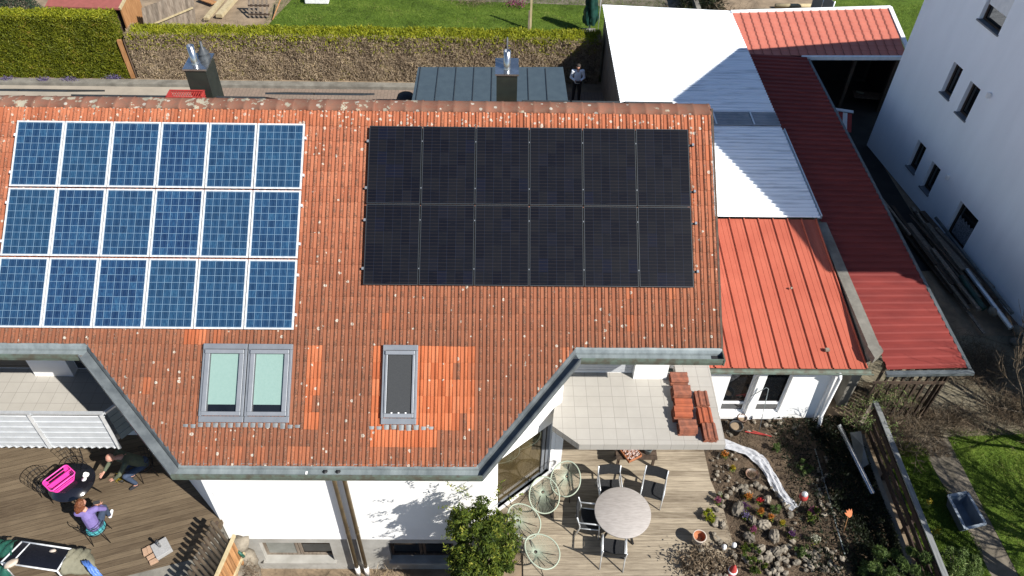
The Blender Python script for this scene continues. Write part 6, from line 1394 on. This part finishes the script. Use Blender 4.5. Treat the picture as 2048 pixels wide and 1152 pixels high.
bt = rrect(.23, .15, .05); tp2 = rrect(.31, .20, .07); m = MB(); k = len(bt)
for i in range(k): m.beam((bt[i][0], bt[i][1], .01), (tp2[i][0], tp2[i][1], .23), .013, .005)
for i in range(k):
    for g_ in (.3, .62): a = Vector((*bt[i], 0)).lerp(Vector((*tp2[i], .23)), g_); b = Vector((*bt[(i+1) % k], 0)).lerp(Vector((*tp2[(i+1) % k], .23)), g_); m.beam(a, b, .006, .02)
m.build('slatted_sides', MT['pink'], t, local=True)
m = MB(); m.tube([(x, y, .235) for x, y in tp2], .016, 6, closed=True); m.build('rim', MT['pink'], t, local=True); m = MB(); m.prism(bt, .003, .02); m.build('floor', MT['pink'], t, local=True)
m = MB(); m.beam((-.30, 0, .22), (.30, 0, .22), .03, .012); m.build('handle_bar', MT['pink'], t, local=True)
c = at(172, 950, .74); t = thing('coffee_cups', 'white cup and saucer on the black round table', 'cup', (c.x, c.y, .728)); m = MB(); m.lathe([(0, 0), (.05, .002), (.075, .015), (.07, .012), (0, .008)], (0, 0, .001), 24); m.build('saucer', MT['white'], t, local=True); m = MB(); m.lathe([(.02, .01), (.035, .05), (.042, .075), (.036, .07), (.02, .02), (0, .02)], (0, 0, .003), 20); m.build('cup', MT['white'], t, local=True)
m = MB(); m.lathe([(0, 0), (.04, .002), (.06, .012), (0, .006)], (at(168, 958, .74).x, at(168, 958, .74).y, .729), 20); tag(m.build('plate', MT['white']), 'small white plate below the cup on the black round table', 'plate')
c = at(242, 958, .1); t = thing('potted_plant', 'small pot with yellow-green spiky leaves beside the bald man', 'plant', (c.x, c.y, 0)); m = MB(); m.lathe([(0, 0), (.05, 0), (.07, .1), (0, .09)], (0, 0, .002), 16); m.build('pot', MT['dark'], t, local=True); n = 90; P = np.array((c.x, c.y, .17))+rng.normal(0, .035, (n, 3)); A_, B_ = rnd_axes(n, .22, .008, 1); quads('leaves', P, A_, B_, rng.uniform(.3, 1, n), PET['yellow'], t)
# base block with clamp and bricks
q = [at(u, v, .12) for u, v in ((300, 1091), (331, 1073), (344, 1098), (313, 1117))]; cc = sum(q, Vector())/4; m = MB(); m.prism([(p.x, p.y) for p in reversed(q)], .003, .12)
t = thing('parasol_base', 'pale granite parasol base block lying on the left deck', 'parasol base', (cc.x, cc.y, 0)); m.build('block', PM('pale_granite', (.42, .42, .42), (.34, .34, .34), 30, .8), t, bevel=.01); m = MB(); m.tube([(cc.x-.03, cc.y+.02, .12), (cc.x-.03, cc.y+.02, .36)], .028, 10); m.build('tube', MT['steel'], t); m = MB(); m.blob((cc.x-.03, cc.y+.02, .38), .045, jit=.02); m.build('knob', MT['dark'], t)
for i, (u, v, r, lab) in enumerate(((290, 1103, .5, 'left brick of the pair beside the granite block'), (299, 1098, .5, 'right brick of the pair beside the granite block'), (302, 1113, -.9, 'tan brick lying across below the pair of bricks'), (307, 1122, -1.0, 'lowest yellowish brick beside the granite block'))):
    c = at(u, v, .06); m = MB(); m.box((-.05, -.09, .002), (.05, .09, .075)); o = m.build('brick', PM('tan_brick', (.50, .33, .22), (.42, .27, .18), 9, .85, 0, .2), bevel=.006); o.location = (c.x, c.y, 0); o.rotation_euler = (0, 0, r); tag(o, lab, 'brick')
# frame table with smoked glass, covers
q = [at(u, v, .75) for u, v in ((44, 1083), (142, 1098), (114, 1142), (2, 1125))]; t = thing('glass_top_table', 'dark glass-topped table with a white frame at the lower left corner', 'table', (sum(q, Vector())/4).xy.to_3d())
m = MB()
for k in range(4): m.tube([q[k], q[(k+1) % 4]], .02, 8)
m.tube([q[0].lerp(q[1], .17), q[3].lerp(q[2], .17)], .015, 8); m.build('frame', MT['alup'], t); m = MB(); m.add([p-Vector((0, 0, .006)) for p in q], [(0, 1, 2, 3)]); o = m.build('glass_top', MT['glasst'], t)
for p in q: m = MB(); m.tube([p, Vector((p.x, p.y, 0))], .018, 8); m.build('leg', MT['alup'], t)
def drape(name, lab, cat, pts, zs, mat, seed=1, amp=.03):
    rr = random.Random(seed); m = MB(); n = 14; A, B, C2, D = [Vector((*at(u, v, z).xy, z)) for (u, v), z in zip(pts, zs)]; vs = []
    for i in range(n+1):
        for j in range(n+1): p = A.lerp(B, i/n).lerp(D.lerp(C2, i/n), j/n); vs.append(p+Vector((rr.uniform(-.012, .012), rr.uniform(-.012, .012), amp*sin(i*1.3+j*.7)*1.0+.12*(1-(2*j/n-1)**2)+rr.uniform(-.01, .01))))
    m.add(vs, [(i*(n+1)+j, i*(n+1)+j+1, (i+1)*(n+1)+j+1, (i+1)*(n+1)+j) for i in range(n) for j in range(n)], .5, True); o = m.build(name, MT[mat]); s = o.modifiers.new('solid', 'SOLIDIFY'); s.thickness = .012; return tag(o, lab, cat)
drape('khaki_cover', 'khaki cover draped beside the glass-topped table', 'cover', ((145, 1098), (182, 1098), (200, 1150), (120, 1148)), (.72, .35, .2, .62), 'khaki', 3)
drape('green_cover', 'green tarpaulin draped left of the glass-topped table', 'cover', ((-20, 1078), (36, 1080), (24, 1112), (-30, 1125)), (.5, .72, .72, .5), 'green', 4)
drape('green_cover', 'green cloth at the extreme lower left corner below the white frame', 'cover', ((-30, 1130), (8, 1130), (30, 1160), (-30, 1165)), (.5, .6, .5, .4), 'green', 5)
drape('blue_cover', 'blue fabric strip lying on the khaki cover', 'cover', ((163, 1122), (174, 1120), (206, 1152), (190, 1158)), (.68, .66, .5, .5), 'bluepl', 6, .01)
m = MB()
for k, (u, v) in enumerate(((12, 1118), (26, 1128), (60, 1148))): pass
c = at(105, 1101, .78); m.blob((c.x, c.y, .77), .08, (1.2, .6, .3), .1); tag(m.build('pebble', MT['terraw']), 'pinkish stone lying on the dark glass table top', 'stone')
c = at(22, 1126, .8); m = MB(); m.blob((c.x, c.y, .78), .13, (1.2, .7, .5), .1, sub=2); tag(m.build('cushion', MT['terraw']), 'pale beige cushion at the left end of the glass-topped table', 'cushion')
# fence of dark pickets with orange boards on the outside
MT['picket'] = PM('dark_log', (.10, .075, .05), (.045, .035, .025), 4, .85, 0, .4, tint=.3)
t = thing('picket_fence', 'fence of dark round pickets with orange boards on its outer side at the deck edge', 'fence', (-11.0, -6.2, 0))
a = at(430, 1052, .7); b = at(384, 1150, .7); n_ = 10
for k in range(n_+2):
    p = a.lerp(b, k/(n_-1)); m = MB(); m.tube([Vector((p.x-.05, p.y+.03, .86)), Vector((p.x-.02, p.y, .80)), Vector((p.x+.12, p.y-.03, -.02))], [.036, .042, .042], 9, random.random()); m.build('picket', MT['picket'], t)
d_ = (b-a).normalized(); m = MB(); m.beam(a+Vector((-.02, .05, -.08))-d_*.1, b+d_*.4+Vector((-.02, 0, -.08)), .05, .09); m.build('rail', MT['wood'], t)  # dark rail added to imitate the shadow gap across the pickets
m = MB(); m.beam(Vector((a.x+.22, a.y+.05, -.02))-d_*.1, Vector((b.x+.22, b.y, -.02))+d_*.4, .06, .10, .8); m.build('rail', MT['woodp'], t)
m = MB(); m.beam(Vector((a.x+.26, a.y+.05, -.9))-d_*.1, Vector((b.x+.26, b.y, -.9))+d_*.4, .05, .08, .8); m.build('rail', MT['woodp'], t)
for k in range(16): p = a.lerp(b, (k+.3)/13); m = MB(); m.beam(Vector((p.x+.22, p.y, -.06)), Vector((p.x+.23, p.y, -1.25)), .02, .12, random.random(), up=(d_.x, d_.y, 0)); m.build('board', MT['woodo'], t)
